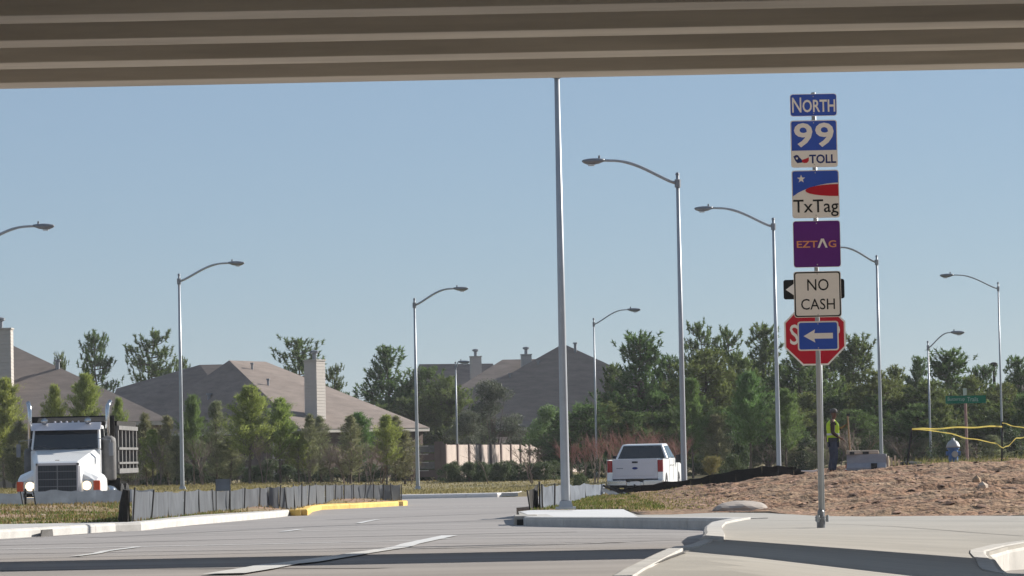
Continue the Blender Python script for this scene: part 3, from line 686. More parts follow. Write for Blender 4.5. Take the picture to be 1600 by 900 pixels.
# ================================================================ SILT FENCES
def silt(label, pts, m, post_m, wav=.06, tilt=.09, posts=True, post_extra=.05, top_noise=.02):
    """pts: list of (ground Vector, height)"""
    t = thing('silt_fence', label, 'silt fence', pts[0][0]); o_ = pts[0][0].copy()
    for i, ((a, ha), (b, hb)) in enumerate(zip(pts, pts[1:])):
        mb = MB(); n = max(4, int((b-a).length/.18)); nv = 5; tv = (b-a).normalized(); nr = Vector((-tv.y, tv.x, 0)); ph = random.random()*9
        for k in range(n+1):
            u = k/n; g = a.lerp(b, u)-o_; h = lerp(ha, hb, u) - .03*math.sin(u*math.pi) + top_noise*noise.noise(Vector((u*3+ph, 0, 1)))*(1 if 0 < k < n else 0)
            for j in range(nv+1):
                v = j/nv; off = wav*noise.noise(Vector((u*(b-a).length*1.3+ph, v*1.2, i)))*math.sin(u*math.pi) + wav*.4*noise.noise(Vector((u*(b-a).length*6+ph, v, i)))
                mb.v.append(tuple(g + nr*off + Vector((0, 0, -.05+v*(h+.05)))))
        for k in range(n):
            for j in range(nv): q = k*(nv+1)+j; mb.f.append((q, q+nv+1, q+nv+2, q+1))
        mb.build('fabric_panel', M[m], t, smooth=True)
    if posts:
        for i, (a, ha) in enumerate(pts):
            l = random.uniform(-tilt, tilt); MB().tube([a-o_+Vector((.02, -.07, -.1)), a-o_+Vector((l+.02, -.07, ha+post_extra*random.random()))], .019, 5).build('post', M[post_m], t)
    return t
# front fence on the left median
fp = []
for px, yb, yt in ((205, 815.5, 765), (234, 811, 767), (262, 808, 768), (286, 806, 767), (310, 803, 765), (332, 801, 766), (356, 800, 766), (380, 798.5, 763), (404, 797.3, 762), (420, 796.7, 761), (435, 796.3, 760), (448, 795.9, 761), (460, 795.2, 759), (470, 793.2, 758), (480, 790.8, 758), (494, 788.5, 757), (508, 787, 757.5), (522, 785.8, 757), (537, 785.2, 757), (552, 784.6, 757), (568, 784, 757), (583, 783.5, 757), (597, 783, 757), (612, 782.6, 757), (626, 782.2, 757)):
    g = G(px, yb, lambda x, y: rz15(x, y)); top = D(px, yt, g.y); fp.append((Vector((g.x, g.y+.15, g.z)), top.z-g.z))
sf = silt('long grey silt fence with many dark stakes along the left kerb and median', fp, 'fabric', 'stake')
# rolled dark end
g = fp[0][0]-sf.location; 
MB().tube([Vector((-.16, 0, -.05)), Vector((-.14, .02, .35)), Vector((-.10, 0, .62))], [.12, .10, .07], 8).build('rolled_end', M['black'], sf)
tb = [G(336, 768, rz15), G(358, 767, rz15)]
a, b = fp[5][0], fp[6][0]; yq = a.y-.08
nb = thing('notice_board', 'small blank grey board fixed above the silt fence between two stakes', 'sign', (a.x, yq, a.z))
l_, r_ = D(337, 757, yq), D(359, 757, yq); zt, zb2 = D(348, 748.5, yq).z-a.z, D(348, 767, yq).z-a.z
MB().box(l_.x-a.x, r_.x-a.x, -.01, .01, zb2, zt).build('board', M['fabric_blue'], nb)
for q in (l_.x-a.x, r_.x-a.x): MB().tube([(q, .025, -.15), (q+.01, .025, zt-.01)], .016, 5).build('stake', M['stake'], nb)
# back fence on the left
fp = []
for px, yb, yt in ((-60, 798, 770), (-10, 797, 769.5), (40, 795, 769.5)):
    g = D(px, yb, 98); fp.append((Vector((g.x, 97.6, lv_z(g.x, 97.6)-.02)), D(px, yt, 98).z-lv_z(g.x, 97.6)+.02))
silt('pale blue grey silt fence section at the left edge before the truck', fp, 'fabric_blue', 'stake', top_noise=.01)
fp = []
for px, yt in ((54, 767), (88, 765), (120, 766), (150, 765.5), (175, 765), (205, 764.5), (240, 764)):
    g = D(px, 790, 98.3); z = lv_z(g.x, 98.3)-.02; fp.append((Vector((g.x, 98.3, z)), D(px, yt, 98.3).z-z))
silt('grey sagging silt fence running just below the dump truck headlights', fp, 'fabric_blue', 'stake', top_noise=.05, posts=False)
for (px, l1, lab) in ((40, 0, 'thick dark stake standing in the gap of the left silt fence'), (57, -.09, 'thin leaning stake right of the thick one in the fence gap')):
    g = D(px, 792, 97.4); z = lv_z(g.x, 97.4)
    tag(MB().tube([(0, 0, -.1), (l1, 0, .46)], .035 if l1 == 0 else .02, 6).build('stake', M['stake'], None, loc=(g.x, 97.4, z)), lab, 'stake')
# right silt fence by the island
fp = []
for px, yb, yt in ((828, 797, 765.5), (846, 796, 757.5), (865, 793, 758.5), (890, 788, 757), (915, 781, 756), (945, 772, 755.5)):
    g = G(px, yb, lambda x, y: -.17 if y < 82 else rl_z(x, y)-.03, lo=60); fp.append((g, D(px, yt, g.y).z-g.z))
rf = silt('grey blue silt fence behind the tall pole on the right island', fp[1:], 'fabric_blue', 'stake', posts=True, top_noise=.04)
g0, g1 = fp[0][0], fp[1][0]
t = silt('dark end panel of the right silt fence seen nearly edge on', [(Vector((g0.x, g0.y, g0.z)), fp[0][1]), (Vector((g1.x-.05, g1.y+.6, g1.z)), fp[1][1]*1.05)], 'black', 'stake')
# collapsed bit
g = D(957, 768, 97)
cf = thing('collapsed_fence', 'fallen stakes and torn fabric at the end of the right silt fence behind the pickup', 'silt fence', (g.x, 97, rl_z(g.x, 97)))
MB().tube([(-.25, 0, .28), (.42, .1, -.02)], .03, 6).build('stake', M['stake'], cf); MB().tube([(-.15, .1, .25), (.55, .2, .0)], .03, 6).build('stake', M['stake'], cf)
bm = MB()
for i in range(9):
    for j in range(5): bm.v.append((-.28+i*.1, .05+j*.1, .22-.2*i/8+.06*noise.noise(Vector((i*.9, j*.9, 0)))-.03*j))
for i in range(8):
    for j in range(4): q = i*5+j; bm.f.append((q, q+5, q+6, q+1))
bm.build('fabric', M['fabric_blue'], cf)
# silt fabric on the bank crest, its shade side coloured black
fp = []
for px, yb, yt in ((968, 774, 764), (1000, 771, 758), (1040, 766, 752), (1080, 762, 748.5), (1110, 759, 742), (1150, 754, 734), (1190, 750, 728), (1215, 748, 727), (1240, 744, 729), (1265, 740, 737)):
    g = D(px, yb, 101.2); z = rl_z(g.x, 101.2)-.03; fp.append((Vector((g.x, 101.2+.25*math.sin(px*.03), z)), max(.03, D(px, yt, 101.2).z-z)))
silt('long silt fabric sheet, its shade side painted black, slumped along the crest of the bank beneath the lamp posts', fp, 'black', 'stake', wav=.09, posts=False, top_noise=.03)
tag(MB().tube([(0, 0, 0), (.35, .05, -.02), (.5, 0, .04)], [.02, .035, .02], 6).build('fabric_scrap', M['signwhite'], None, loc=D(1252, 736, 100.6)), 'white scrap at the right tip of the shade-black fabric', 'scrap')
# ================================================================ RIGHT SIDE OBJECTS
# barrier
p = D(1352, 732, 104); p.z = rl_z(p.x, 100)-.03; p.y = 100.3; p.x = D(1355, 732, 100.3).x
ba = thing('concrete_barrier', 'short grey concrete barrier block beside the worker', 'barrier', p, R(-8))
MB().prism([(-.30, 0), (.30, 0), (.30, .08), (.14, .2), (.10, .44), (-.10, .44), (-.14, .2), (-.30, .08)], -.55, .53, 'x').build('barrier_body', mat('barrier_concrete', (.32, .31, .33), .9, .12, 4), ba, bevel=.012)
MB().box(.12, .28, -.315, -.16, .02, .19).build('slot', M['stake'], ba)
MB().box(.532, .60, -.12, .12, 0, .38).build('lit_end_face', M['stoneblock'], ba, bevel=.02)  # lighter colour than the body paints the sun on this end
for lab, x, w2, rz in (('tan block lying on the left half of the concrete barrier', -.36, .20, 12), ('tan block lying in the middle of the concrete barrier', .08, .26, -6)):
    b_ = thing('stone_block', lab, 'block', (p.x+x, p.y, p.z+.44), R(rz), 'tan blocks resting on the concrete barrier')
    MB().box(-w2, w2, -.12, .12, 0, .11, taper=(.9, .9)).build('block_body', M['stoneblock'], b_, bevel=.02)
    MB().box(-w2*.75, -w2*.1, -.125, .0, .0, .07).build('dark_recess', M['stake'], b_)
# hydrant
p = D(1483, 722, 101.5); p.z = rl_z(p.x, 100.5)-.02; p.y = 100.5
hy = thing('fire_hydrant', 'blue fire hydrant with silver bonnet on top of the dirt bank', 'fire hydrant', p)
MB().lathe([(.17, 0), (.17, .03), (.115, .05), (.115, .36), (.15, .38), (.15, .42)], 16).build('barrel', M['hydrant'], hy, smooth=False)
MB().lathe([(.17, .42), (.165, .45), (.145, .50), (.115, .55), (.07, .585), (.035, .60), (.035, .64), (.005, .65)], 16).build('bonnet', M['bonnet'], hy, smooth=True)
MB().lathe([(.075, -.20), (.075, -.10)], 12, 'y', c=(0.02, 0, .26)).build('outlet_cap', M['bonnet'], hy)
for s_ in (-1, 1): MB().lathe([(.055, .10*s_), (.055, .17*s_)], 10, 'x', c=(0, 0, .28)).build('side_outlet', M['hydrant'], hy)
hy.scale = (1.15, 1.15, 1.15)
# street name sign
p = D(1512, 724, 118); s_ = FPX/118; p.z = -.4
sg = thing('street_name_sign', 'green street name sign on a thin rusty post', 'sign', p)
hz = D(1509, 624, 118).z-p.z; dx = D(1508, 624, 118).x-p.x
MB().tube([(0, 0, 0), (dx, 0, hz+.12)], .045, 8).build('post', mat('rusty_post', (.30, .20, .17), .8, .2, 5), sg)
l, r = D(1477, 624, 118).x-p.x, D(1540, 624, 118).x-p.x
a = MB().box(l, r, -.07, -.055, hz-.13, hz+.12).build('sign_blade', M['signgreen'], sg)
text_part('Buttercup', l+.07, l+.62, hz-.07, hz+.07, -.073, mat('faded_lettering', (.28, .36, .33), .6), a)
text_part('Trails', l+.70, r-.25, hz-.07, hz+.07, -.073, bpy.data.materials['faded_lettering'], a)
MB().box(dx-.02, dx+.02, -.35, .35, hz+.13, hz+.36).build('cross_blade', mat('pale_green', (.35, .42, .32), .6), sg)
# caution tape
A = D(1425, 668, 99); A0 = D(1414, 745, 99); B = D(1566, 660, 99); B0 = D(1565, 724, 99)
tag(MB().tube([A0-A0-Vector((0, 0, .1)), A-A0], .03, 6).build('stake', M['stake'], None, loc=A0), 'leaning dark stake holding the left end of the yellow tape', 'stake')
tag(MB().tube([Vector((0, 0, -.2)), B-B0+Vector((0, 0, .03))], .025, 6).build('stake', M['stake'], None, loc=B0), 'upright dark stake holding the tape in front of the right lamp post', 'stake')
def tape(pts, label, w=.06):
    P = [D(x, y, 98.9+k*.0) for k, (x, y) in enumerate(pts)]; o_ = P[0].copy(); fine = []
    for a, b in zip(P, P[1:]): fine += [a.lerp(b, j/6) for j in range(6)]
    fine.append(P[-1]); mb = MB()
    for i, q in enumerate(fine):
        tw = .6*noise.noise(Vector((i*.35, 1, 0))); ww = w*(.55+.45*abs(math.cos(tw*2)))
        for s_ in (-1, 1): mb.v.append(tuple(q-o_+Vector((0, s_*math.sin(tw)*w, s_*ww/2+.012*math.sin(i*.7)))))
        if i: mb.f.append((2*i-2, 2*i-1, 2*i+1, 2*i))
    return tag(mb.build('caution_tape', M['tape'], None, loc=o_), label, 'tape')
tape([(1425, 670.5), (1460, 669.5), (1500, 668), (1535, 667), (1566, 666)], 'yellow caution tape stretched straight between two stakes', .04)
tape([(1425, 671), (1465, 673.5), (1490, 679), (1515, 685.5), (1545, 690), (1558, 694), (1568, 700), (1576, 696), (1588, 685), (1602, 682.5), (1640, 680)], 'sagging lower yellow caution tape dipping beside the right lamp post', .028)
tape([(1566, 661), (1580, 664.5), (1600, 669), (1640, 671)], 'yellow caution tape leaving the frame at the right edge', .025)
# debris stakes row left of the hydrant
for i, (x, h) in enumerate(((1393, .30), (1399, .36), (1405, .26), (1446, .16), (1453, .22), (1460, .18))):
    g = D(x, 728, 100.6); z = rl_z(g.x, 100.6)
    tag(MB().box(-.03, .03, -.02, .02, -.05, h, taper=(.8, 1)).build('wooden_stake', M['wood'] if i > 2 else M['stoneblock'], None, loc=(g.x, 100.6, z)), 'short pale survey stake ' + ['just right of the barrier', 'between its two neighbours right of the barrier', 'left of the leaning tape stake', 'farthest left of three before the hydrant', 'middle of three before the hydrant', 'nearest the hydrant on its left'][i], 'stake', 'short survey stakes on the bank crest')
g = D(1425, 725, 101); db = lump('dirt_pile', 'low dark heap of debris behind the leaning tape stake', 'debris', (g.x, 101.2, rl_z(g.x, 101.2)), .45, .3, .14, M['stake'], 4, 2)
# ================================================================ PICKUP
def wheel(parent, x, y, r, wd, name='wheel', side=1):
    wv = MB().lathe([(r*.86, -wd/2), (r, -wd*.36), (r, wd*.36), (r*.86, wd/2)], 20, 'x').build(name, M['rubber'], parent, loc=(x, y, r))
    MB().lathe([(r*.56, side*wd*.30), (r*.60, side*wd*.52), (r*.16, side*wd*.46)], 14, 'x').build('rim', M['silver'], wv)
    return wv
pk = thing('pickup_truck', 'white crew cab pickup truck parked facing away beyond the bank', 'pickup truck', (0, 0, 0))
ctr = D(993, 778, 129); PH = R(-9)
pk.rotation_euler = (0, 0, PH); off = Matrix.Rotation(PH, 3, 'Z') @ Vector((0, 2.93, 0)); pk.location = (ctr.x+off.x, 129+off.y, -.655)
def arch(y, r, z0, n=8, flip=False):
    P = [(y+r*math.cos(R(180-180*k/n)), z0+r*math.sin(R(180-180*k/n))) for k in range(n+1)]
    return P
for s_, nm in ((1, 'bedside'), (-1, 'bedside')):
    pr = [(-2.86, .62), (-2.45, .55)] + arch(-1.95, .47, .42)[1:] + [(-1.40, .52), (-1.02, .52), (-1.02, 1.36), (-2.86, 1.38)]
    xa, xb = (.93, 1.0) if s_ > 0 else (-1.0, -.93)
    MB().prism(pr, xa, xb, 'x').build(nm, M['white'], pk, bevel=.015)
tg = MB().box(-.80, .80, -2.90, -2.83, .68, 1.38).build('tailgate', M['silver'], pk, bevel=.02)  # lavender grey on a white truck: the tailgate's shade is in the colour
MB().box(-.70, .70, -2.915, -2.9, .80, 1.20).build('pressed_panel', M['silver'], tg, bevel=.012)
MB().prism([(.10*math.cos(k*math.pi/8), 1.06+.045*math.sin(k*math.pi/8)) for k in range(16)], -2.93, -2.917, 'y').build('emblem', M['navy'], tg)
MB().box(-.10, .10, -2.925, -2.902, 1.24, 1.30).build('handle', M['plastic'], tg)
MB().box(-.66, -.42, -2.92, -2.917, 1.045, 1.075).build('badge', M['galvdark'], tg)
MB().box(-.93, .93, -2.83, -1.05, .75, .80).build('bed_floor', M['plastic'], pk)
MB().box(-.93, .93, -1.08, -1.03, .75, 1.36).build('bed_front', M['white'], pk)
for s_ in (-1, 1):
    MB().box(min(.805*s_, .985*s_), max(.805*s_, .985*s_), -2.915, -2.83, .92, 1.34).build('taillight', M['taillight'], pk, bevel=.015)
    MB().box(min(.805*s_, .985*s_), max(.805*s_, .985*s_), -2.90, -2.83, .62, .915).build('corner_panel', M['white'], pk, bevel=.01)
    MB().box(min(.90*s_, 1.005*s_), max(.90*s_, 1.005*s_), -2.86, -1.02, 1.381, 1.405).build('bed_rail', M['plastic'], pk)
bp = MB().box(-.98, -.30, -3.02, -2.86, .46, .64).box(.30, .98, -3.02, -2.86, .46, .64).box(-.3, .3, -2.99, -2.86, .44, .58).build('bumper', M['chrome'], pk, bevel=.02)
MB().box(-.17, .17, -3.0, -2.992, .47, .60).build('number_plate', M['signwhite'], pk)
MB().box(-.85, .85, -2.8, 2.5, .38, .56).build('chassis', M['plastic'], pk)
MB().tube([(0, -2.8, .40), (0, -3.12, .42), (0, -3.14, .50)], .03, 6).build('tow_hitch', M['plastic'], pk)
# cab
cabp = [(-1.0, .50), (-1.0, 1.38), (1.35, 1.36), (1.5, 1.30), (2.75, 1.18), (2.92, 1.0), (2.92, .55), (2.55, .52)] + arch(2.02, .47, .42)[::-1][1:] + [(1.45, .50)]
MB().prism(cabp, -.99, .99, 'x').build('cab_body', M['white'], pk, bevel=.02)
gh = [(-.95, -.98, 1.36), (.95, -.98, 1.36), (.95, 1.45, 1.34), (-.95, 1.45, 1.34)]; gt = [(-.72, -.66, 1.90), (.72, -.66, 1.90), (.72, .75, 1.92), (-.72, .75, 1.92)]
MB().hexa(gh, gt).build('roof', M['white'], pk, bevel=.05)
def quad_on(a, b, c, d, u0, u1, v0, v1, out, name, m, parent, th=.012):
    a, b, c, d = map(Vector, (a, b, c, d)); out = Vector(out)
    P = [(a.lerp(b, u)).lerp(d.lerp(c, u), v) for u, v in ((u0, v0), (u1, v0), (u1, v1), (u0, v1))]
    return MB().hexa([p+out*.002 for p in P], [p+out*(.002+th) for p in P]).build(name, m, parent)
quad_on(gh[0], gh[1], gt[1], gt[0], .05, .95, .06, .90, (0, -.9, .4), 'rear_window', M['glass'], pk)
quad_on(gh[3], gh[2], gt[2], gt[3], .06, .94, .06, .90, (0, .8, .5), 'windshield', M['glass'], pk)
for s_, (i, j) in ((1, (1, 2)), (-1, (0, 3))):
    for u0, u1 in ((.08, .46), (.50, .90)):
        quad_on(gh[i], gh[j], gt[j], gt[i], u0, u1, .08, .86, (s_*.95, 0, .3), 'side_window', M['glass'], pk)
    for y in (.28, -.9): MB().box(min(.988*s_, .996*s_), max(.988*s_, .996*s_), y, y+.02, .6, 1.36).build('door_gap', M['plastic'], pk)
    for y in (.0, -.75): MB().box(min(.99*s_, 1.03*s_), max(.99*s_, 1.03*s_), y, y+.18, 1.12, 1.16).build('door_handle', M['chrome'], pk)
    MB().box(min(.99*s_, 1.30*s_), max(.99*s_, 1.30*s_), 1.12, 1.20, 1.22, 1.50).build('mirror', M['plastic'], pk, bevel=.02)
    for y in (-1.95, 2.02): wheel(pk, .86*s_, y, .40, .27, side=s_)
# ================================================================ DUMP TRUCK
tx = -12.86; ty = 103.0
dt = thing('dump_truck', 'white dump truck with lit headlights facing the camera behind the left silt fence', 'truck', (tx, ty, -.67))
def loft(sections, name, m, parent, smooth=False, bevel=0, cap=True):
    n = len(sections[0]); mb = MB()
    for s_ in sections: mb.v += [tuple(p) for p in s_]
    for i in range(len(sections)-1):
        for k in range(n): mb.f.append((i*n+k, i*n+(k+1) % n, (i+1)*n+(k+1) % n, (i+1)*n+k))
    if cap: mb.f.append(tuple(range(n))[::-1]); mb.f.append(tuple((len(sections)-1)*n+k for k in range(n)))
    return mb.build(name, m, parent, smooth=smooth, bevel=bevel)
def hs(y, wt, zt, wb, zb, ch=.12):
    return [(-wb, y, zb), (-wt-.02, y, zt-ch*1.4), (-wt+ch, y, zt), (wt-ch, y, zt), (wt+.02, y, zt-ch*1.4), (wb, y, zb)]
hood = loft([hs(.02, .60, 1.66, .66, .80, .05), hs(.12, .64, 1.71, .70, .78, .07), hs(1.0, .80, 1.88, .84, .80, .10), hs(1.95, .96, 2.04, .98, .85, .12)], 'hood', M['white'], dt, bevel=.02)
gr = MB().box(-.545, .545, -.05, .03, .55, 1.60).build('grille', M['grille'], dt)
MB().box(-.60, -.545, -.07, .05, .52, 1.66).box(.545, .60, -.07, .05, .52, 1.66).box(-.60, .60, -.07, .05, 1.60, 1.665).build('frame', M['silver'], gr)
for z in (.80, 1.00, 1.20, 1.42): MB().box(-.545, .545, -.065, -.052, z, z+.018).build('bar', M['galvdark'], gr)
for k in range(15): MB().box(-.51+k*.072, -.50+k*.072, -.060, -.051, .55, 1.6).build('slat', M['plastic'], gr)
MB().box(-.012, .012, -.07, -.052, .55, 1.60).build('centre_bar', M['galvdark'], gr)
MB().box(-.06, .06, -.012, .02, 1.73, 1.755).build('emblem', M['chrome'], dt)
for s_ in (-1, 1):
    def fs(y, x1, z1): 
        x0 = .58
        P = [(s_*x0, y, .80), (s_*x0, y, z1+.28), (s_*(x0+.30), y, z1+.12), (s_*(x1-.07), y, z1), (s_*x1, y, z1-.12), (s_*x1, y, .85)]
        return P
    loft([fs(.20, 1.12, 1.12), fs(.36, 1.18, 1.24), fs(.9, 1.23, 1.34), fs(1.4, 1.23, 1.30), fs(1.75, 1.2, 1.15)], 'fender', M['white'], dt, bevel=.02)
    a = MB().lathe([(.12, .14), (.14, .20), (.14, .28)], 14, 'y', c=(s_*.80, 0, 1.02)).build('headlight', M['headlight'], dt)
    MB().box(min(s_*.64, s_*1.0), max(s_*.64, s_*1.0), .17, .26, .86, 1.18).build('headlight_frame', M['chrome'], dt, bevel=.02)
    MB().box(min(s_*1.005, s_*1.17), max(s_*1.005, s_*1.17), .13, .28, .88, 1.16).build('turn_signal', M['amber'], dt, bevel=.02)
    wheel(dt, s_*1.03, .98, .52, .28, side=s_)
    MB().tube([(s_*1.12, 2.75, 1.2), (s_*1.12, 2.75, 3.15), (s_*1.13, 2.78, 3.28), (s_*1.19, 2.95, 3.42)], [.062, .062, .066, .062], 12).build('exhaust_stack', M['chrome'], dt, smooth=True)
    MB().tube([(s_*.95, 1.9, 2.35), (s_*1.30, 1.75, 2.3), (s_*1.31, 1.75, 2.0)], .012, 6).build('mirror_arm', M['galvdark'], dt)
    MB().box(min(s_*1.26, s_*1.38), max(s_*1.26, s_*1.38), 1.72, 1.77, 1.85, 2.22).build('mirror', M['galvdark'], dt)
    MB().lathe([(.23, 3.0), (.26, 3.1), (.26, 3.5), (.2, 3.6)], 14, 'y', c=(s_*1.05, 0, .75)).build('fuel_tank', M['chrome'], dt, smooth=True)
MB().box(-1.15, 1.15, -.12, .10, .42, .72).build('bumper', M['chrome'], dt, bevel=.04)
# cab
cb = [(-1.0, 1.95, 1.0), (1.0, 1.95, 1.0), (1.0, 3.3, 1.0), (-1.0, 3.3, 1.0)]; cw = [(-1.0, 1.95, 2.03), (1.0, 1.95, 2.03), (1.0, 3.3, 2.03), (-1.0, 3.3, 2.03)]
ct = [(-.95, 2.22, 2.72), (.95, 2.22, 2.72), (.95, 3.3, 2.74), (-.95, 3.3, 2.74)]
MB().hexa(cb, cw).build('cab', M['white'], dt, bevel=.03); MB().hexa([(p[0], p[1], 2.032) for p in cw], ct).build('cab_top', M['white'], dt, bevel=.05)
quad_on(cw[0], cw[1], ct[1], ct[0], .035, .965, .03, .84, (0, -.95, .3), 'windshield', M['glass'], dt)
quad_on(cw[1], cw[2], ct[2], ct[1], .15, .80, .06, .85, (1, 0, 0), 'side_window', M['glass'], dt); quad_on(cw[0], cw[3], ct[3], ct[0], .15, .80, .06, .85, (-1, 0, 0), 'side_window', M['glass'], dt)
MB().box(-.88, -.58, 1.965, 1.985, 2.075, 2.16, Matrix.Translation((0, .0, 0))).build('dash_card', M['fabric'], dt)
for s_ in (-.45, .35): MB().tube([(s_, 1.93, 2.05), (s_+.35, 1.985, 2.13)], .012, 5).build('wiper', M['plastic'], dt)
MB().prism([(1.98, 2.60), (2.28, 2.82), (2.32, 2.80), (2.22, 2.66)], -.99, .99, 'x').build('sun_visor', M['silver'], dt)
for k in range(5): MB().lathe([(.035, 2.80), (.03, 2.85), (.008, 2.87)], 8, c=(-.34+k*.17, 2.32, 0)).build('marker_light', M['amber'] if 0 else M['silver'], dt)
for x in (-.62, .62): MB().lathe([(.10, 2.15), (.085, 2.19), (.03, 2.35), (.03, 2.75)], 12, 'y', c=(x, 0, 2.86)).build('air_horn', M['chrome'], dt, smooth=True)
# air cleaner, steps
MB().lathe([(.20, 1.15), (.22, 1.2), (.22, 2.25), (.20, 2.35), (.1, 2.42)], 16, c=(1.17, 2.45, 0)).build('air_cleaner', M['ribs'], dt, smooth=True)
MB().lathe([(.12, 1.15), (.14, 1.2), (.14, 2.0), (.10, 2.1)], 12, c=(-1.12, 2.45, 0)).build('air_cleaner', M['ribs'], dt, smooth=True)
MB().box(.95, 1.25, 2.1, 2.9, .62, .72).box(-1.25, -.95, 2.1, 2.9, .62, .72).build('step', M['chrome'], dt)
# dump body
MB().box(-1.2, 1.2, 3.75, 3.85, 1.25, 3.02).build('headboard', M['black'], dt)
MB().prism([(3.25, 2.85), (3.85, 3.02), (3.85, 2.95), (3.25, 2.80)], -.98, .98, 'x').build('cab_shield', M['black'], dt)
for s_ in (-1, 1):
    xa = s_*1.17
    MB().box(min(xa, xa+s_*.04), max(xa, xa+s_*.04), 3.86, 9.2, 1.35, 2.72).build('body_side', M['steelbox'], dt)
    for k in range(6): MB().box(min(xa+s_*.042, xa+s_*.13), max(xa+s_*.042, xa+s_*.13), 3.90+k*1.02, 4.05+k*1.02, 1.40, 2.62).build('rib', M['ribs'], dt)
    for z, h in ((2.60, .12), (2.02, .07), (1.60, .06), (1.33, .14)): MB().box(min(xa+s_*.045, xa+s_*.16), max(xa+s_*.045, xa+s_*.16), 3.88, 9.2, z, z+h).build('rail', M['ribs'], dt)
    MB().box(min(xa, xa+s_*.10), max(xa, xa+s_*.10), 3.86, 9.2, 2.725, 2.86).build('tarp_roll', M['black'], dt)
    for y in (5.9, 7.3):
        for x in (.78, 1.08): wheel(dt, s_*x, y, .52, .27, side=s_)
    MB().box(min(s_*.85, s_*1.2), max(s_*.85, s_*1.2), 5.15, 5.18, .3, 1.2).build('mud_flap', M['rubber'], dt)
MB().box(-1.17, 1.17, 3.86, 9.2, 1.30, 1.36).build('body_floor', M['steelbox'], dt); MB().box(-1.17, 1.17, 9.1, 9.2, 1.36, 2.7).build('tailgate', M['steelbox'], dt)
MB().box(-.45, .45, .3, 9.0, .72, 1.0).build('chassis', M['plastic'], dt)
# ================================================================ WORKER
def skin_obj(name, joints, m, parent, sub=2):
    """joints: {key:(pos, radius, parentkey)}"""
    keys = list(joints); V = [joints[k][0] for k in keys]; E = [(keys.index(joints[k][2]), i) for i, k in enumerate(keys) if joints[k][2]]
    me = bpy.data.meshes.new(name); me.from_pydata(V, E, []); me.materials.append(m); o = link(name, me, parent)
    md = o.modifiers.new('skin', 'SKIN'); md.use_smooth_shade = True
    if not me.skin_vertices: 
        bm = bmesh.new(); bm.from_mesh(me); bm.verts.layers.skin.verify(); bm.to_mesh(me); bm.free()
    for i, k in enumerate(keys):
        r = joints[k][1]; r = (r, r) if not isinstance(r, tuple) else r; me.skin_vertices[0].data[i].radius = r; me.skin_vertices[0].data[i].use_root = (i == 0)
    sb_ = o.modifiers.new('sub', 'SUBSURF'); sb_.levels = sub; sb_.render_levels = sub; return o
d = 100.4; p = D(1303, 737, d); pe = thing('person', 'worker in grey cap and yellow green vest standing beside a wooden pole', 'person', (p.x, d, rl_z(p.x, d)-.01))
# faces +x. height 1.75
J = {'pelvis': ((0, 0, .94), (.13, .12), None), 'belly': ((.01, 0, 1.10), (.125, .12), 'pelvis'), 'chest': ((.0, 0, 1.30), (.15, .12), 'belly'), 'upper': ((-.015, 0, 1.43), (.12, .09), 'chest'),
 'neck': ((.01, 0, 1.52), (.055, .055), 'upper'), 'jaw': ((.045, 0, 1.585), (.07, .065), 'neck'), 'head': ((.035, 0, 1.67), (.095, .08), 'jaw'), 'crown': ((.025, 0, 1.73), (.07, .06), 'head')}
for s_, n in ((-1, 'n'), (1, 'f')):
    J['hip'+n] = ((.0, s_*.09, .90), .09, 'pelvis'); J['thigh'+n] = ((.02 if s_ < 0 else -.03, s_*.10, .70), .088, 'hip'+n)
    J['knee'+n] = ((.045 if s_ < 0 else -.01, s_*.10, .50), .062, 'thigh'+n); J['calf'+n] = ((.01 if s_ < 0 else -.05, s_*.10, .34), .06, 'knee'+n)
    J['ankle'+n] = ((-.01 if s_ < 0 else -.09, s_*.10, .09), .042, 'calf'+n); J['heel'+n] = ((-.02 if s_ < 0 else -.10, s_*.10, .045), .04, 'ankle'+n); J['toe'+n] = ((.15 if s_ < 0 else .07, s_*.115, .035), .033, 'heel'+n)
    J['sh'+n] = ((-.02, s_*.19, 1.42), .062, 'upper')
J['elbn'] = ((-.03, -.25, 1.14), .045, 'shn'); J['wrn'] = ((.17, -.23, 1.00), .03, 'elbn'); J['palmn'] = ((.235, -.225, .965), (.036, .022), 'wrn')
J['elbf'] = ((.10, .24, 1.20), .045, 'shf'); J['wrf'] = ((.29, .16, 1.30), .03, 'elbf'); J['palmf'] = ((.345, .13, 1.335), (.036, .022), 'wrf')
for h, c, q in (('n', Vector((.235, -.225, .965)), Vector((.04, 0, -.035))), ('f', Vector((.345, .13, 1.335)), Vector((.035, -.02, .03)))):
    for k, l in enumerate((.85, 1, .95, .75)):
        o1 = Vector((0, -.027+.018*k, .01)); a = c+q*.9+o1; b = a+q*.75*l+Vector((0, 0, -.015)); e = b+Vector((.004, 0, -.03*l))
        J[f'f{h}{k}a'] = (tuple(a), .0095, 'palm'+h); J[f'f{h}{k}b'] = (tuple(b), .009, f'f{h}{k}a'); J[f'f{h}{k}c'] = (tuple(e), .007, f'f{h}{k}b')
    a = c+Vector((.0, -.03, .02)); J[f't{h}a'] = (tuple(a), .011, 'palm'+h); J[f't{h}b'] = (tuple(a+Vector((.035, -.01, .012))), .009, f't{h}a')
body = skin_obj('body', J, M['skin'], pe)
sh = {k: J[k] for k in ('belly', 'chest', 'upper')}; sh['belly'] = (J['belly'][0], (.145, .14), None); sh['chest'] = (J['chest'][0], (.168, .14), 'belly'); sh['upper'] = (J['upper'][0], (.135, .105), 'chest')
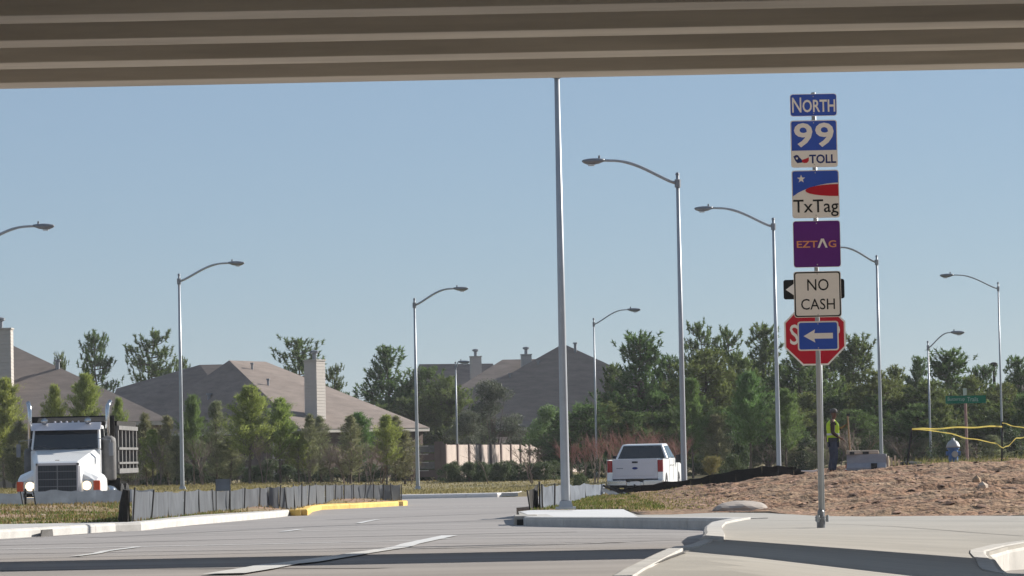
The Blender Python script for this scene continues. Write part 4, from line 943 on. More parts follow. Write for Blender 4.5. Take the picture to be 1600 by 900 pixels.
for n in 'nf': sh['sh'+n] = (J['sh'+n][0], .075, 'upper'); sh['elb'+n] = (J['elb'+n][0], .062, 'sh'+n); a, b = Vector(J['elb'+n][0]), Vector(J['wr'+n][0]); sh['cf'+n] = (tuple(a.lerp(b, .8)), .045, 'elb'+n)
sh['waist'] = ((0, 0, .98), (.15, .14), 'belly'); skin_obj('shirt', sh, M['shirt'], pe)
tr = {'pelvis': (J['pelvis'][0], (.15, .14), None)}
for n in 'nf':
    tr['hip'+n] = (J['hip'+n][0], .108, 'pelvis'); tr['thigh'+n] = (J['thigh'+n][0], .105, 'hip'+n); tr['knee'+n] = (J['knee'+n][0], .085, 'thigh'+n); tr['calf'+n] = (J['calf'+n][0], .08, 'knee'+n)
    q = J['ankle'+n][0]; tr['cuff'+n] = ((q[0], q[1], .10), .075, 'calf'+n)
skin_obj('trousers', tr, M['jeans'], pe)
for n in 'nf':
    q = J['ankle'+n][0]; h_ = J['heel'+n][0]; t_ = J['toe'+n][0]
    skin_obj('boot', {'a': ((q[0], q[1], .10), .055, None), 'h': ((h_[0], h_[1], .05), .052, 'a'), 't': ((t_[0], t_[1], .042), .045, 'h')}, M['plastic'], pe, 1)
# vest: open shell
mb = MB(); rings = [(.90, .165, .155, -.0), (1.02, .172, .165, .0), (1.15, .168, .165, 0), (1.30, .180, .17, -.005), (1.40, .16, .19, -.015), (1.47, .10, .15, -.015), (1.50, .07, .08, -.01)]
n = 20
for z, a, b, dx_ in rings:
    for k in range(n): q = 2*math.pi*k/n; mb.v.append((dx_+a*math.cos(q), b*math.sin(q), z))
for i in range(len(rings)-1):
    for k in range(n): mb.f.append((i*n+k, i*n+(k+1) % n, (i+1)*n+(k+1) % n, (i+1)*n+k))
ve = mb.build('vest', M['vest'], pe, smooth=True)
MB().lathe([(.174, 1.08), (.1745, 1.13)], 24).build('reflective_band', M['silver'], ve)
MB().lathe([(.098, 1.69), (.104, 1.72), (.10, 1.76), (.07, 1.80), (.02, 1.815)], 16, c=(.03, 0, 0)).build('cap', M['cap'], pe, smooth=True)
MB().prism([(.11, -.075), (.17, -.065), (.215, -.035), (.225, 0), (.215, .035), (.17, .065), (.11, .075)], 1.688, 1.70, 'z').build('cap_brim', M['cap'], pe)
MB().lathe([(.012, -.012), (.02, 0), (.012, .012)], 6, 'x', c=(.135, 0, 1.64)).build('nose', M['skin'], pe)
g = Vector((.40, .12, 0)); po = thing('wooden_pole', 'tall thin wooden pole held upright in the hand of the worker', 'pole', (pe.location.x+.44, d+.10, pe.location.z))
MB().tube([(.05, 0, -.05), (-.02, .0, 1.62)], .022, 8).build('shaft', M['wood'], po)
MB().box(-.05, .04, -.04, .04, 1.60, 1.66).build('head', M['plastic'], po)
ct2 = D(1322, 718, d+.5); cn = thing('marker_cone', 'small orange marker at the foot of the wooden pole', 'marker', (ct2.x+.02, d+.5, rl_z(ct2.x, d)+.0))
MB().lathe([(.10, 0), (.10, .02), (.06, .03), (.03, .24), (.025, .26)], 12).build('cone_body', mat('orange_plastic', (.45, .13, .05), .6), cn); MB().lathe([(.052, .09), (.044, .14)], 12).build('band', M['signwhite'], cn)
# ================================================================ HOUSES
def hull(name, pts, m, parent):
    bm = bmesh.new(); [bm.verts.new(p) for p in pts]; bmesh.ops.convex_hull(bm, input=bm.verts); 
    bmesh.ops.dissolve_limit(bm, angle_limit=R(1), verts=bm.verts, edges=bm.edges)
    me = bpy.data.meshes.new(name); bm.to_mesh(me); bm.free(); me.materials.append(m); return link(name, me, parent)
def roof_with_fascia(pts_top, eaves, parent, fh=.22):
    low = [Vector(p)-Vector((0, 0, fh)) for p in eaves]
    r = hull('roof', list(pts_top)+list(eaves), M['roof'], parent)
    c = sum((Vector(p) for p in eaves), Vector())/len(eaves)
    hull('fascia', [c+(Vector(p)-c)*.997-Vector((0, 0, .004)) for p in eaves]+[c+(p-c)*.997 for p in low], M['trim'], parent); return r
def walls(eaves, zb, parent, inset=.94, m='brick'):
    c = sum((Vector(p) for p in eaves), Vector())/len(eaves); P = [c+(Vector(p)-c)*inset for p in eaves]; zt = P[0].z-.225
    return hull('wall', [(p.x, p.y, zt) for p in P]+[(p.x, p.y, zb) for p in P], M[m], parent)
def rel(p, o): return Vector(p)-Vector(o)
def window(parent, p, q, z0, z1, out=(0, -1)):
    p, q = Vector(p), Vector(q); o3 = Vector((out[0], out[1], 0)).normalized()
    A = [Vector((p.x, p.y, z0)), Vector((q.x, q.y, z0)), Vector((q.x, q.y, z1)), Vector((p.x, p.y, z1))]
    w_ = MB().hexa([a-o3*.05 for a in A], [a+o3*.06 for a in A]).build('window', M['trim'], parent)
    c = sum(A, Vector())/4; B = [c+(a-c)*.85+o3*.065 for a in A]; MB().hexa(B, [b+o3*.02 for b in B]).build('pane', M['glass'], w_); return w_
def chimney(parent, x, y, z0, z1, w_, dep, rz=0, lap=True, capm='galvdark', cap=True):
    o = Vector((x, y, 0)); m4 = Matrix.Translation((x, y, 0)) @ Matrix.Rotation(rz, 4, 'Z')
    mb = MB(); z = z0
    while z < z1-.02:
        h = min(.19, z1-z); mb.box(-w_/2-.03, w_/2+.03, -dep/2-.03, dep/2+.03, z, z+h-.006, m4, taper=((w_+.03)/(w_+.06), (dep+.03)/(dep+.06))); z += h
    c = mb.build('chimney', M['siding'], parent); 
    MB().box(-w_/2-.07, w_/2+.07, -dep/2-.07, dep/2+.07, z1, z1+.08, m4).build('coping', M['trim'], c)
    if cap: MB().lathe([(.13, z1+.08), (.13, z1+.45), (.26, z1+.5), (.26, z1+.62), (.08, z1+.68)], 10, c=(x, y, 0)).build('flue_cap', M[capm], c)
    return c
def roof_vent(parent, px, py, d, h=.4, r=.07, name='vent_pipe'):
    from mathutils.bvhtree import BVHTree
    best = None; o = Vector((0, 0, CAMZ)); v = ray(px, py).normalized()
    for ch_ in parent.children:
        if ch_.name.startswith('roof') and 'vent' not in ch_.name:
            hit = BVHTree.FromPolygons([w_.co for w_ in ch_.data.vertices], [p_.vertices for p_ in ch_.data.polygons]).ray_cast(o, v)
            if hit[0] and (best is None or hit[3] < best[1]): best = (hit[0], hit[3])
    q = best[0] if best else D(px, py, d); MB().lathe([(r, q.z-.3), (r, q.z+h-.1), (r*1.7, q.z+h-.1), (r*1.7, q.z+h)], 8, c=(q.x, q.y, 0)).build(name, M['galvdark'], parent)
# house 2 (centre left)
ZE = 2.75; h2 = thing('house', 'house with big hip roof and tall pale siding chimney, centre left behind the young trees', 'house')
A = D(358, 563, 236); B = D(415, 563, 241); C = D(470, 672, 222); C.z = ZE; Dd = D(672, 670, 232); Dd.z = ZE; E = Vector((-25.5, 238, ZE)); K = Vector((-12, 258, ZE)); Bk = Vector((-24, 256, ZE)); B.z = A.z
roof_with_fascia([A, B], [C, Dd, K, Bk, E], h2); walls([C, Dd, K, Bk, E], -.4, h2, .955)
H1, H2 = D(312, 570, 246), D(348, 568, 246); H2.z = H1.z; W = D(182, 607, 249); F_h = D(236, 604, 249); F_h.z = W.z
ev = [Vector((-27.8, 244, ZE)), Vector((-17, 238.5, ZE)), Vector((-17, 262, ZE)), Vector((-27.8, 262, ZE))]
roof_with_fascia([H1, H2, F_h, W], ev, h2); walls(ev, -.4, h2, .95)
cx_, cd = 487, 226.5; q0 = D(478, 630, cd); q1 = D(497, 563, cd)
sc_ = FPX/cd
def on_roof_z(x, y, tri):
    a, b, c = map(Vector, tri); n_ = (b-a).cross(c-a); return a.z-(n_.x*(x-a.x)+n_.y*(y-a.y))/n_.z
ch = chimney(h2, D(492, 600, cd).x, cd, 3.0, D(492, 564, cd).z, .88, .9, R(-32))
for (a_, b_) in ((575, 600),): pass
window(h2, D(520, 0, 1)*0+Vector((-10.3, 225.3, 0)), Vector((-9.2, 226.1, 0)), .7, 2.0, (.3, -.95)); 
window(h2, Vector((-24.0, 236.6, 0)), Vector((-22.6, 235.0, 0)), .7, 2.0, (-.3, -.95))
for px, py in ((394, 577), (419, 602)): roof_vent(h2, px, py, 231, .42)
roof_vent(h2, 327, 622, 232, .3, .12, 'roof_vent')
# patio rails below C
pr_ = thing('porch', 'dark covered porch with pale horizontal rails beside the centre left house', 'porch', (C.x-.6, 219.5, -.3))
for k in range(4): MB().box(-.9, 1.6, -.03, .03, .35+k*.42, .43+k*.42).build('rail', M['trim'], pr_)
for x in (-.9, 1.6): MB().box(x-.07, x+.07, -.07, .07, 0, 2.7).build('post', M['trim'], pr_)
MB().box(-1, 1.7, 0.1, .3, 0, 2.6).build('back_wall', M['brick'], pr_)
# house 1 (left)
h1 = thing('house', 'nearer house at the left edge whose roof slopes down behind the dump truck', 'house')
a = D(12, 536, 205); b = Vector((a.x-9, 205, a.z)); e1 = D(268, 657, 195); ze = e1.z
ev = [Vector((e1.x, 195, ze)), Vector((e1.x-2.1, 216, ze)), Vector((-50, 216, ze)), Vector((-50, 195, ze))]
a2 = D(22, 541, 205)
roof_with_fascia([a, b], ev, h1); walls(ev, -.4, h1, .965)
window(h1, Vector((-25.5, 195.3, 0)), Vector((-24, 195.3, 0)), .7, 2.1)
q = D(2, 515, 199); chimney(h1, D(1, 540, 199).x, 199, 4.6, D(8, 515, 199).z, 1.2, 1.0, 0)
roof_vent(h1, 90, 576, 206, .5, .12)
# house 3 (far)
h3 = thing('house', 'far grey roofed house with two small chimneys behind the tallest pole', 'house')
pk1 = D(880, 537, 290); pk2 = Vector((pk1.x+.3, 298, pk1.z)); 
ze = 3.0
ev = [D(640, 642, 286), D(1150, 642, 286)]; ev = [Vector((ev[0].x, 284, ze)), Vector((ev[1].x, 284, ze)), Vector((ev[1].x, 304, ze)), Vector((ev[0].x, 304, ze))]
s1 = D(838, 560, 290)
roof_with_fascia([pk1, pk2], [ev[0], ev[1], ev[2], ev[3]], h3)
l1, l2 = D(795, 563, 295), D(612, 640, 288)
mm = D(862, 556, 290)
roof_with_fascia([D(785, 562, 294), Vector((mm.x, 294, D(785, 562, 294).z))], [Vector((l2.x, 283.5, ze+.02)), Vector((mm.x+4, 283.5, ze+.02)), Vector((mm.x+4, 305, ze+.02)), Vector((l2.x, 305, ze+.02))], h3)
roof_with_fascia([D(655, 569, 305), D(770, 568, 305)], [Vector((D(600, 0, 305).x, 299, ze)), Vector((D(800, 0, 305).x, 299, ze)), Vector((D(800, 0, 305).x, 312, ze)), Vector((D(600, 0, 305).x, 312, ze))], h3)
walls(ev, -.4, h3, .97); 
for px, pt, pb, d_, w2 in ((743, 558, 590, 300, .85), (822, 555, 580, 292, .75)):
    c = D(px, pt, d_); chimney(h3, c.x, d_, D(px, pb+20, d_).z, c.z, w2, .8, .1)
roof_vent(h3, 899, 549, 290, .7, .11); roof_vent(h3, 797, 588, 290, .25, .1); roof_vent(h3, 841, 568, 290, .25, .1)
# house hidden among right trees
h4 = thing('house', 'scrap of pale gabled roof with black flue showing among the trees at the right edge', 'house')
q = D(1572, 585, 240); ev = [Vector((q.x-1.6, 236, q.z-1.7)), Vector((q.x+8, 236, q.z-1.7)), Vector((q.x+8, 248, q.z-1.7)), Vector((q.x-1.6, 248, q.z-1.7))]
roof_with_fascia([Vector((q.x+3, 242, q.z+1.0)), Vector((q.x+5, 242, q.z+1.0))], ev, h4); walls(ev, -.4, h4, .95)
q = D(1553, 572, 238); MB().lathe([(.09, 2), (.09, q.z-.05), (.24, q.z), (.24, q.z+.18), (.1, q.z+.25)], 10, c=(q.x, q.y, 0)).build('flue_cap', M['black'], h4)
# ================================================================ PERIMETER WALL
wl = thing('boundary_wall', 'pale pinkish panel wall running away behind the hedge in the middle', 'wall', (-3.6, 188, -.3))
P0, P1 = Vector((0, 0, 0)), Vector((8.3, 62, 0)); NP = 15
for i in range(NP):
    a = P0.lerp(P1, i/NP); b = P0.lerp(P1, (i+1)/NP); t_ = (b-a).normalized(); nr = Vector((t_.y, -t_.x, 0)); 
    MB().hexa([a+t_*.2, b-t_*.2, b-t_*.2-nr*.12, a+t_*.2-nr*.12], [p+Vector((0, 0, 1.83)) for p in (a+t_*.2, b-t_*.2, b-t_*.2-nr*.12, a+t_*.2-nr*.12)]).build('wall_panel', M['wallpanel'], wl)
    MB().hexa([a+nr*.08-t_*.19, a+nr*.08+t_*.19, a-nr*.2+t_*.19, a-nr*.2-t_*.19], [p+Vector((0, 0, 1.88)) for p in (a+nr*.08-t_*.19, a+nr*.08+t_*.19, a-nr*.2+t_*.19, a-nr*.2-t_*.19)]).build('wall_post', M['wallpost'], wl)
w2 = thing('boundary_wall', 'wall section of horizontal boards with its shade painted dark just right of the grass lamp post', 'wall', (-5.4, 188, -.3))
for k in range(4): MB().box(0, 1.25, -.05, .05, .2+k*.42, .56+k*.42).build('board', M['ribs'] if k % 2 else M['wallpost'], w2)  # dark board tones carry the shade of this camera-facing side
for k in range(4): MB().box(.02, .95, -.07, -.052, .50+k*.42, .555+k*.42).build('batten', M['trim'], w2)
MB().box(1.26, 1.72, -.12, .12, 0, 2.0).build('pier', M['wallpost'], w2); MB().box(-.1, -.003, -.1, .1, 0, 1.9).build('pier', M['wallpost'], w2)
w3 = thing('boundary_wall', 'pale wall glimpsed between tree trunks at the far left edge', 'wall', (-27, 190, -.3))
for k in range(4): MB().box(k*2.0+.06, k*2.0+1.94, 0, .12, 0, 1.55).build('wall_panel', M['wallpanel'], w3)
for k in range(5): MB().box(k*2.0-.055, k*2.0+.055, -.05, .14, 0, 1.65).build('wall_post', M['wallpost'], w3)
# roof scraps beyond the wall (low tiled wall tops)
sp_ = thing('shed', 'low dark shed roof peeping over the pale wall', 'shed', (D(790, 690, 262).x, 262, -.3))
MB().prism([(-.8, 0), (.8, 0), (.8, 2.0), (1.1, 2.0), (0, 2.5), (-1.1, 2.0), (-.8, 2.0)], -1.1, 1.1, 'x').build('shed_body', M['brick'], sp_)
for k in range(4): MB().box(-1.0+k*.55, -.7+k*.55, -.9, -.82, 1.7, 1.85).build('rafter_end', M['trim'], sp_)
# ================================================================ TREES
def blades_np(C, Dv, L, Wd):
    """triangle leaves: C Nx3 base, Dv Nx3 dir, L length, Wd width"""
    N_ = len(C); Dv = Dv/np.linalg.norm(Dv, axis=1, keepdims=True)
    rv = rng.normal(size=(N_, 3)); sd = np.cross(Dv, rv); sd /= np.linalg.norm(sd, axis=1, keepdims=True)
    L = np.broadcast_to(L, N_)[:, None]; Wd = np.broadcast_to(Wd, N_)[:, None]
    V = np.empty((N_, 3, 3)); V[:, 0] = C-sd*Wd/2; V[:, 1] = C+sd*Wd/2; V[:, 2] = C+Dv*L
    return V.reshape(-1, 3), np.arange(N_*3).reshape(-1, 3)
def rhomb_np(C, Dv, L, Wd):
    N_ = len(C); Dv = Dv/np.linalg.norm(Dv, axis=1, keepdims=True); rv = rng.normal(size=(N_, 3)); sd = np.cross(Dv, rv); sd /= np.linalg.norm(sd, axis=1, keepdims=True)
    L = np.broadcast_to(L, N_)[:, None]; Wd = np.broadcast_to(Wd, N_)[:, None]
    V = np.empty((N_, 4, 3)); V[:, 0] = C-Dv*L/2; V[:, 1] = C+sd*Wd/2; V[:, 2] = C+Dv*L/2; V[:, 3] = C-sd*Wd/2
    return V.reshape(-1, 3), np.arange(N_*4).reshape(-1, 4)
def make_pine(m, H=8.0, W=5.0, seed=0, nl=44, tuft=22, open_=.15, shape='round', bot=.12):
    """dark pine: limbs with upturned needle tufts; unit returned in real metres"""
    rg = random.Random(seed); C = []; Dr = []; trunk = MB()
    tp = [(0, 0, 0)]; x = y = 0
    for k in range(1, 9): x += rg.gauss(0, .05); y += rg.gauss(0, .05); tp.append((x, y, H*.97*k/8))
    trunk.tube(tp, [lerp(.13, .02, k/8)*H/8 for k in range(9)], 7)
    tips = []
    for i in range(nl):
        u = bot + (1-bot)*((i+rg.random()*.8)/nl); z = H*u
        if shape == 'round': r = math.sin(min(1, (1-u)/(1-bot)*1.15+.08)*math.pi*.5)**.8*(.72+.28*math.sin(u*9+seed))
        else: r = ((1-u)/(1-bot))**.8*1.0+.06
        r *= W/2; q0 = min(7, int(u*8)); bp_ = Vector(tp[q0]).lerp(Vector(tp[q0+1]), u*8-q0) if q0 < 8 else Vector(tp[8])
        for j in range(rg.choice((4, 5, 6))):
            if rg.random() < open_*.5: continue
            az = rg.random()*6.283; l = r*rg.uniform(.6, 1.2); rise = rg.uniform(.0, .4)
            P = [bp_ + Vector((math.cos(az)*l*t, math.sin(az)*l*t, l*rise*t*t + .1*t)) for t in (0, .5, 1)]
            if l > .5: trunk.tube(P, [.028*H/8, .018*H/8, .008], 4, cap=False)
            n = max(2, int(l/.22))
            for k in range(n):
                t = .30 + .70*(k+rg.random())/n; 
                p = P[0].lerp(P[1], t*2) if t < .5 else P[1].lerp(P[2], t*2-1)
                p = p + Vector((rg.gauss(0, .16), rg.gauss(0, .16), rg.gauss(0, .1)))
                up = Vector((math.cos(az)*.5, math.sin(az)*.5, .9+rg.random()*.6)); tips.append((p, up))
    for k in range(int(10)):  # leader candles
        tips.append((Vector(tp[8])+Vector((rg.gauss(0, .1), rg.gauss(0, .1), -.1-.12*k+rg.random()*.3)), Vector((rg.gauss(0, .2), rg.gauss(0, .2), 1))))
    P = np.array([t[0] for t in tips]); U = np.array([t[1] for t in tips]); n = len(P)
    C = np.repeat(P, tuft, 0); Ud = np.repeat(U/np.linalg.norm(U, axis=1, keepdims=True), tuft, 0)
    along = rng.random((n*tuft, 1)); C = C + Ud*along*.34; Dv = Ud*.75 + rng.normal(size=C.shape)*.55
    V, F = blades_np(C, Dv, rng.uniform(.13, .27, len(C)), .05+.03*rng.random(len(C)))
    return npmesh('crown', V, F, M[m]), trunk.mesh('trunk', M['bark'])
def make_young(m, H=4.2, W=1.9, seed=0, n=9500, lean=0, bare=.27, pw_=.75, wid=.024):
    rg = random.Random(seed); trunk = MB(); pts = [(lean*(k/6)**2, .03*math.sin(k+seed), H*k/6) for k in range(7)]; trunk.tube(pts, [lerp(.05, .01, k/6) for k in range(7)], 6)
    spr = []
    for i in range(150):
        u = bare + (1-bare)*(i/150)**.9; az = rg.random()*6.283; rr = W/2*min(1, (1-u)/(1-bare)*1.5+.07)**pw_*rg.uniform(.45, 1.12)*(.85+.15*math.sin(u*17+seed))
        b = Vector((lean*u*u, 0, H*u)); e = b+Vector((math.cos(az)*rr, math.sin(az)*rr, rr*rg.uniform(.5, 1.1))); e.z = min(e.z, H*(1.02+.02*rg.random())); spr.append((b, e))
        if i % 3 == 0: trunk.tube([b, e], [.012, .004], 3, cap=False)
    b = np.array([s_[0] for s_ in spr]); e = np.array([s_[1] for s_ in spr]); k = rng.integers(0, len(spr), n); t = rng.random((n, 1))**.6
    C = b[k]*(1-t)+e[k]*t + rng.normal(size=(n, 3))*.055; Dv = (e[k]-b[k]); Dv = Dv/np.maximum(.1, np.linalg.norm(Dv, axis=1, keepdims=True)) + rng.normal(size=(n, 3))*.6 + np.array([0, 0, .55])
    V, F = blades_np(C, Dv, rng.uniform(.09, .19, n), wid+.014*rng.random(n)); return npmesh('crown', V, F, M[m]), trunk.mesh('trunk', M['bark'])
def make_broad(m, H=6, W=5, seed=0, n=15000, lobes=26, leaf=.13, bot=.12, trunk_on=True, tm='bark'):
    rg = random.Random(seed); trunk = MB(); L = []
    for i in range(lobes):
        u = rg.random(); az = rg.random()*6.283; z = H*(bot+.1+(.82-bot)*u); rr = W/2*math.sin(min(1, (1-u)*1.2+.12)*math.pi/2)*rg.uniform(.25, .85)
        L.append((Vector((math.cos(az)*rr, math.sin(az)*rr, z)), W*.5*rg.uniform(.18, .34)))
        if trunk_on: trunk.tube([(0, 0, H*bot*rg.uniform(.5, 1)), (L[-1][0]*.5+Vector((0, 0, 0))), L[-1][0]], [.05*H/6, .03*H/6, .01], 4, cap=False)
    if trunk_on: trunk.tube([(0, 0, 0), (.05, 0, H*.25), (0, .05, H*.55)], [.16*H/6, .12*H/6, .05*H/6], 7)
    c = np.array([l[0] for l in L]); r = np.array([l[1] for l in L]); k = rng.choice(len(L), n, p=r**2/np.sum(r**2)); dv = rng.normal(size=(n, 3)); dv /= np.linalg.norm(dv, axis=1, keepdims=True)
    C = c[k] + dv*(r[k]*(.55+.5*rng.random(n)))[:, None]*np.array([1, 1, .8]) + rng.normal(size=(n, 3))*.05; C[:, 2] = np.maximum(C[:, 2], .03)
    V, F = rhomb_np(C, dv+rng.normal(size=(n, 3))*.9, leaf*rng.uniform(.6, 1.3, n), leaf*.5); return npmesh('crown', V, F, M[m]), (trunk.mesh('trunk', M[tm]) if trunk_on else None)
def make_bare(m, H=3.2, W=1.6, seed=0, stems=4, depth=4, thin=1.0, m2=None):
    rg = random.Random(seed); tr = MB(); tw = MB()
    def grow(p, d_, l, r, k):
        q = p + d_*l; (tr if k >= depth-1 else tw).tube([p, p.lerp(q, .5)+Vector((rg.gauss(0, .04*l), rg.gauss(0, .04*l), 0)), q], [r, r*.8, r*.62], 3, cap=False)
        if k == 0: return
        for _ in range(rg.choice((2, 3, 3))):
            nd = (d_ + Vector((rg.gauss(0, .42), rg.gauss(0, .42), rg.uniform(-.05, .28)))).normalized(); grow(q.lerp(p, rg.random()*.4), nd, l*rg.uniform(.58, .85), r*.62, k-1)
    for s_ in range(stems):
        a = rg.random()*6.28; sp = W*.16 if stems > 1 else 0; grow(Vector((math.cos(a)*sp*.3, math.sin(a)*sp*.3, 0)), Vector((math.cos(a)*.2, math.sin(a)*.2, 1)).normalized(), H*.34, .028*thin, depth)
    v = np.array(tw.v); mx = np.abs(v).max(0); return tw.mesh('twigs', M[m2 or m]), tr.mesh('trunk', M[m])
KIN = {}
def kinds():
    for i in range(3): KIN['pine%d' % i] = (make_pine('pine', 8, 5, 10+i), 8, 5)
    for i in range(2): KIN['opine%d' % i] = (make_pine('pine2', 8, 5, 20+i), 8, 5)
    for i in range(2): KIN['gap%d' % i] = (make_pine('pine', 8, 5, 30+i, nl=24, open_=.6, bot=.3, tuft=26), 8, 5)
    for i in range(3): KIN['young%d' % i] = (make_young('young', 4.2, 1.9, i, lean=(.1, -.1, .02)[i]), 4.2, 1.9)
    for i in range(2): KIN['yg%d' % i] = (make_young('younggreen', 4.2, 2.0, 5+i, n=11000), 4.2, 2.0)
    for i in range(2): KIN['ydull%d' % i] = (make_young('younggrey', 4.2, 1.6, 8+i, n=6500, bare=.1, wid=.02), 4.2, 1.6)
    for i in range(2): KIN['oak%d' % i] = (make_broad('oak', 6, 5, 40+i), 6, 5)
    KIN['lgreen0'] = (make_broad('younggreen', 4, 3.4, 45, n=9000, leaf=.11), 4, 3.4)
    for i in range(3): KIN['shrub%d' % i] = (make_broad('shrub', 1.1, 1.8, 50+i, n=3800, lobes=16, leaf=.085, bot=-.1), 1.1, 1.8)
    for i in range(2): KIN['bare%d' % i] = (make_bare('twig', 3.2, 1.8, 60+i), 3.2, 2.2)
    for i in range(2): KIN['red%d' % i] = (make_bare('twig', 3.0, 1.8, 70+i, stems=6, depth=4, m2='redtwig', thin=.8), 3.0, 2.2)
    KIN['thin0'] = (make_bare('twig', 3.2, .9, 80, stems=1, depth=4, thin=1.0), 3.2, 1.2)
    KIN['tuftgrass0'] = (make_young('drygrass', 1.0, 1.1, 90, n=3000, bare=.0, pw_=.3, wid=.015), 1.0, 1.1)
kinds()
def tree(kind, px, ptop, d, wpx, label, name='tree', cat='tree', zb=None, group=None, pb=None):
    (cr, tr), H, W = KIN[kind]; s_ = FPX/d; p = D(px, 700, d); z = ground_z(p.x, d) if zb is None else zb
    if pb is not None: z = D(px, pb, d).z
    top = D(px, ptop, d).z; h = top-z; sx = (wpx/s_)/W*(1.62 if 'pine' in kind or 'gap' in kind else 1.18)
    t = thing(name, label, cat, (p.x, d, z-.03), random.random()*6.28, group); t.scale = (sx, sx, h/H)
    if tr: link('trunk', tr, t)
    link('crown' if 'bare' not in kind and 'red' not in kind and 'thin' not in kind else 'twigs', cr, t); return t
ORD = ['first', 'second', 'third', 'fourth', 'fifth', 'sixth', 'seventh', 'eighth', 'ninth', 'tenth', 'eleventh', 'twelfth', 'thirteenth', 'fourteenth', 'fifteenth', 'sixteenth', 'seventeenth', 'eighteenth', 'nineteenth', 'twentieth']
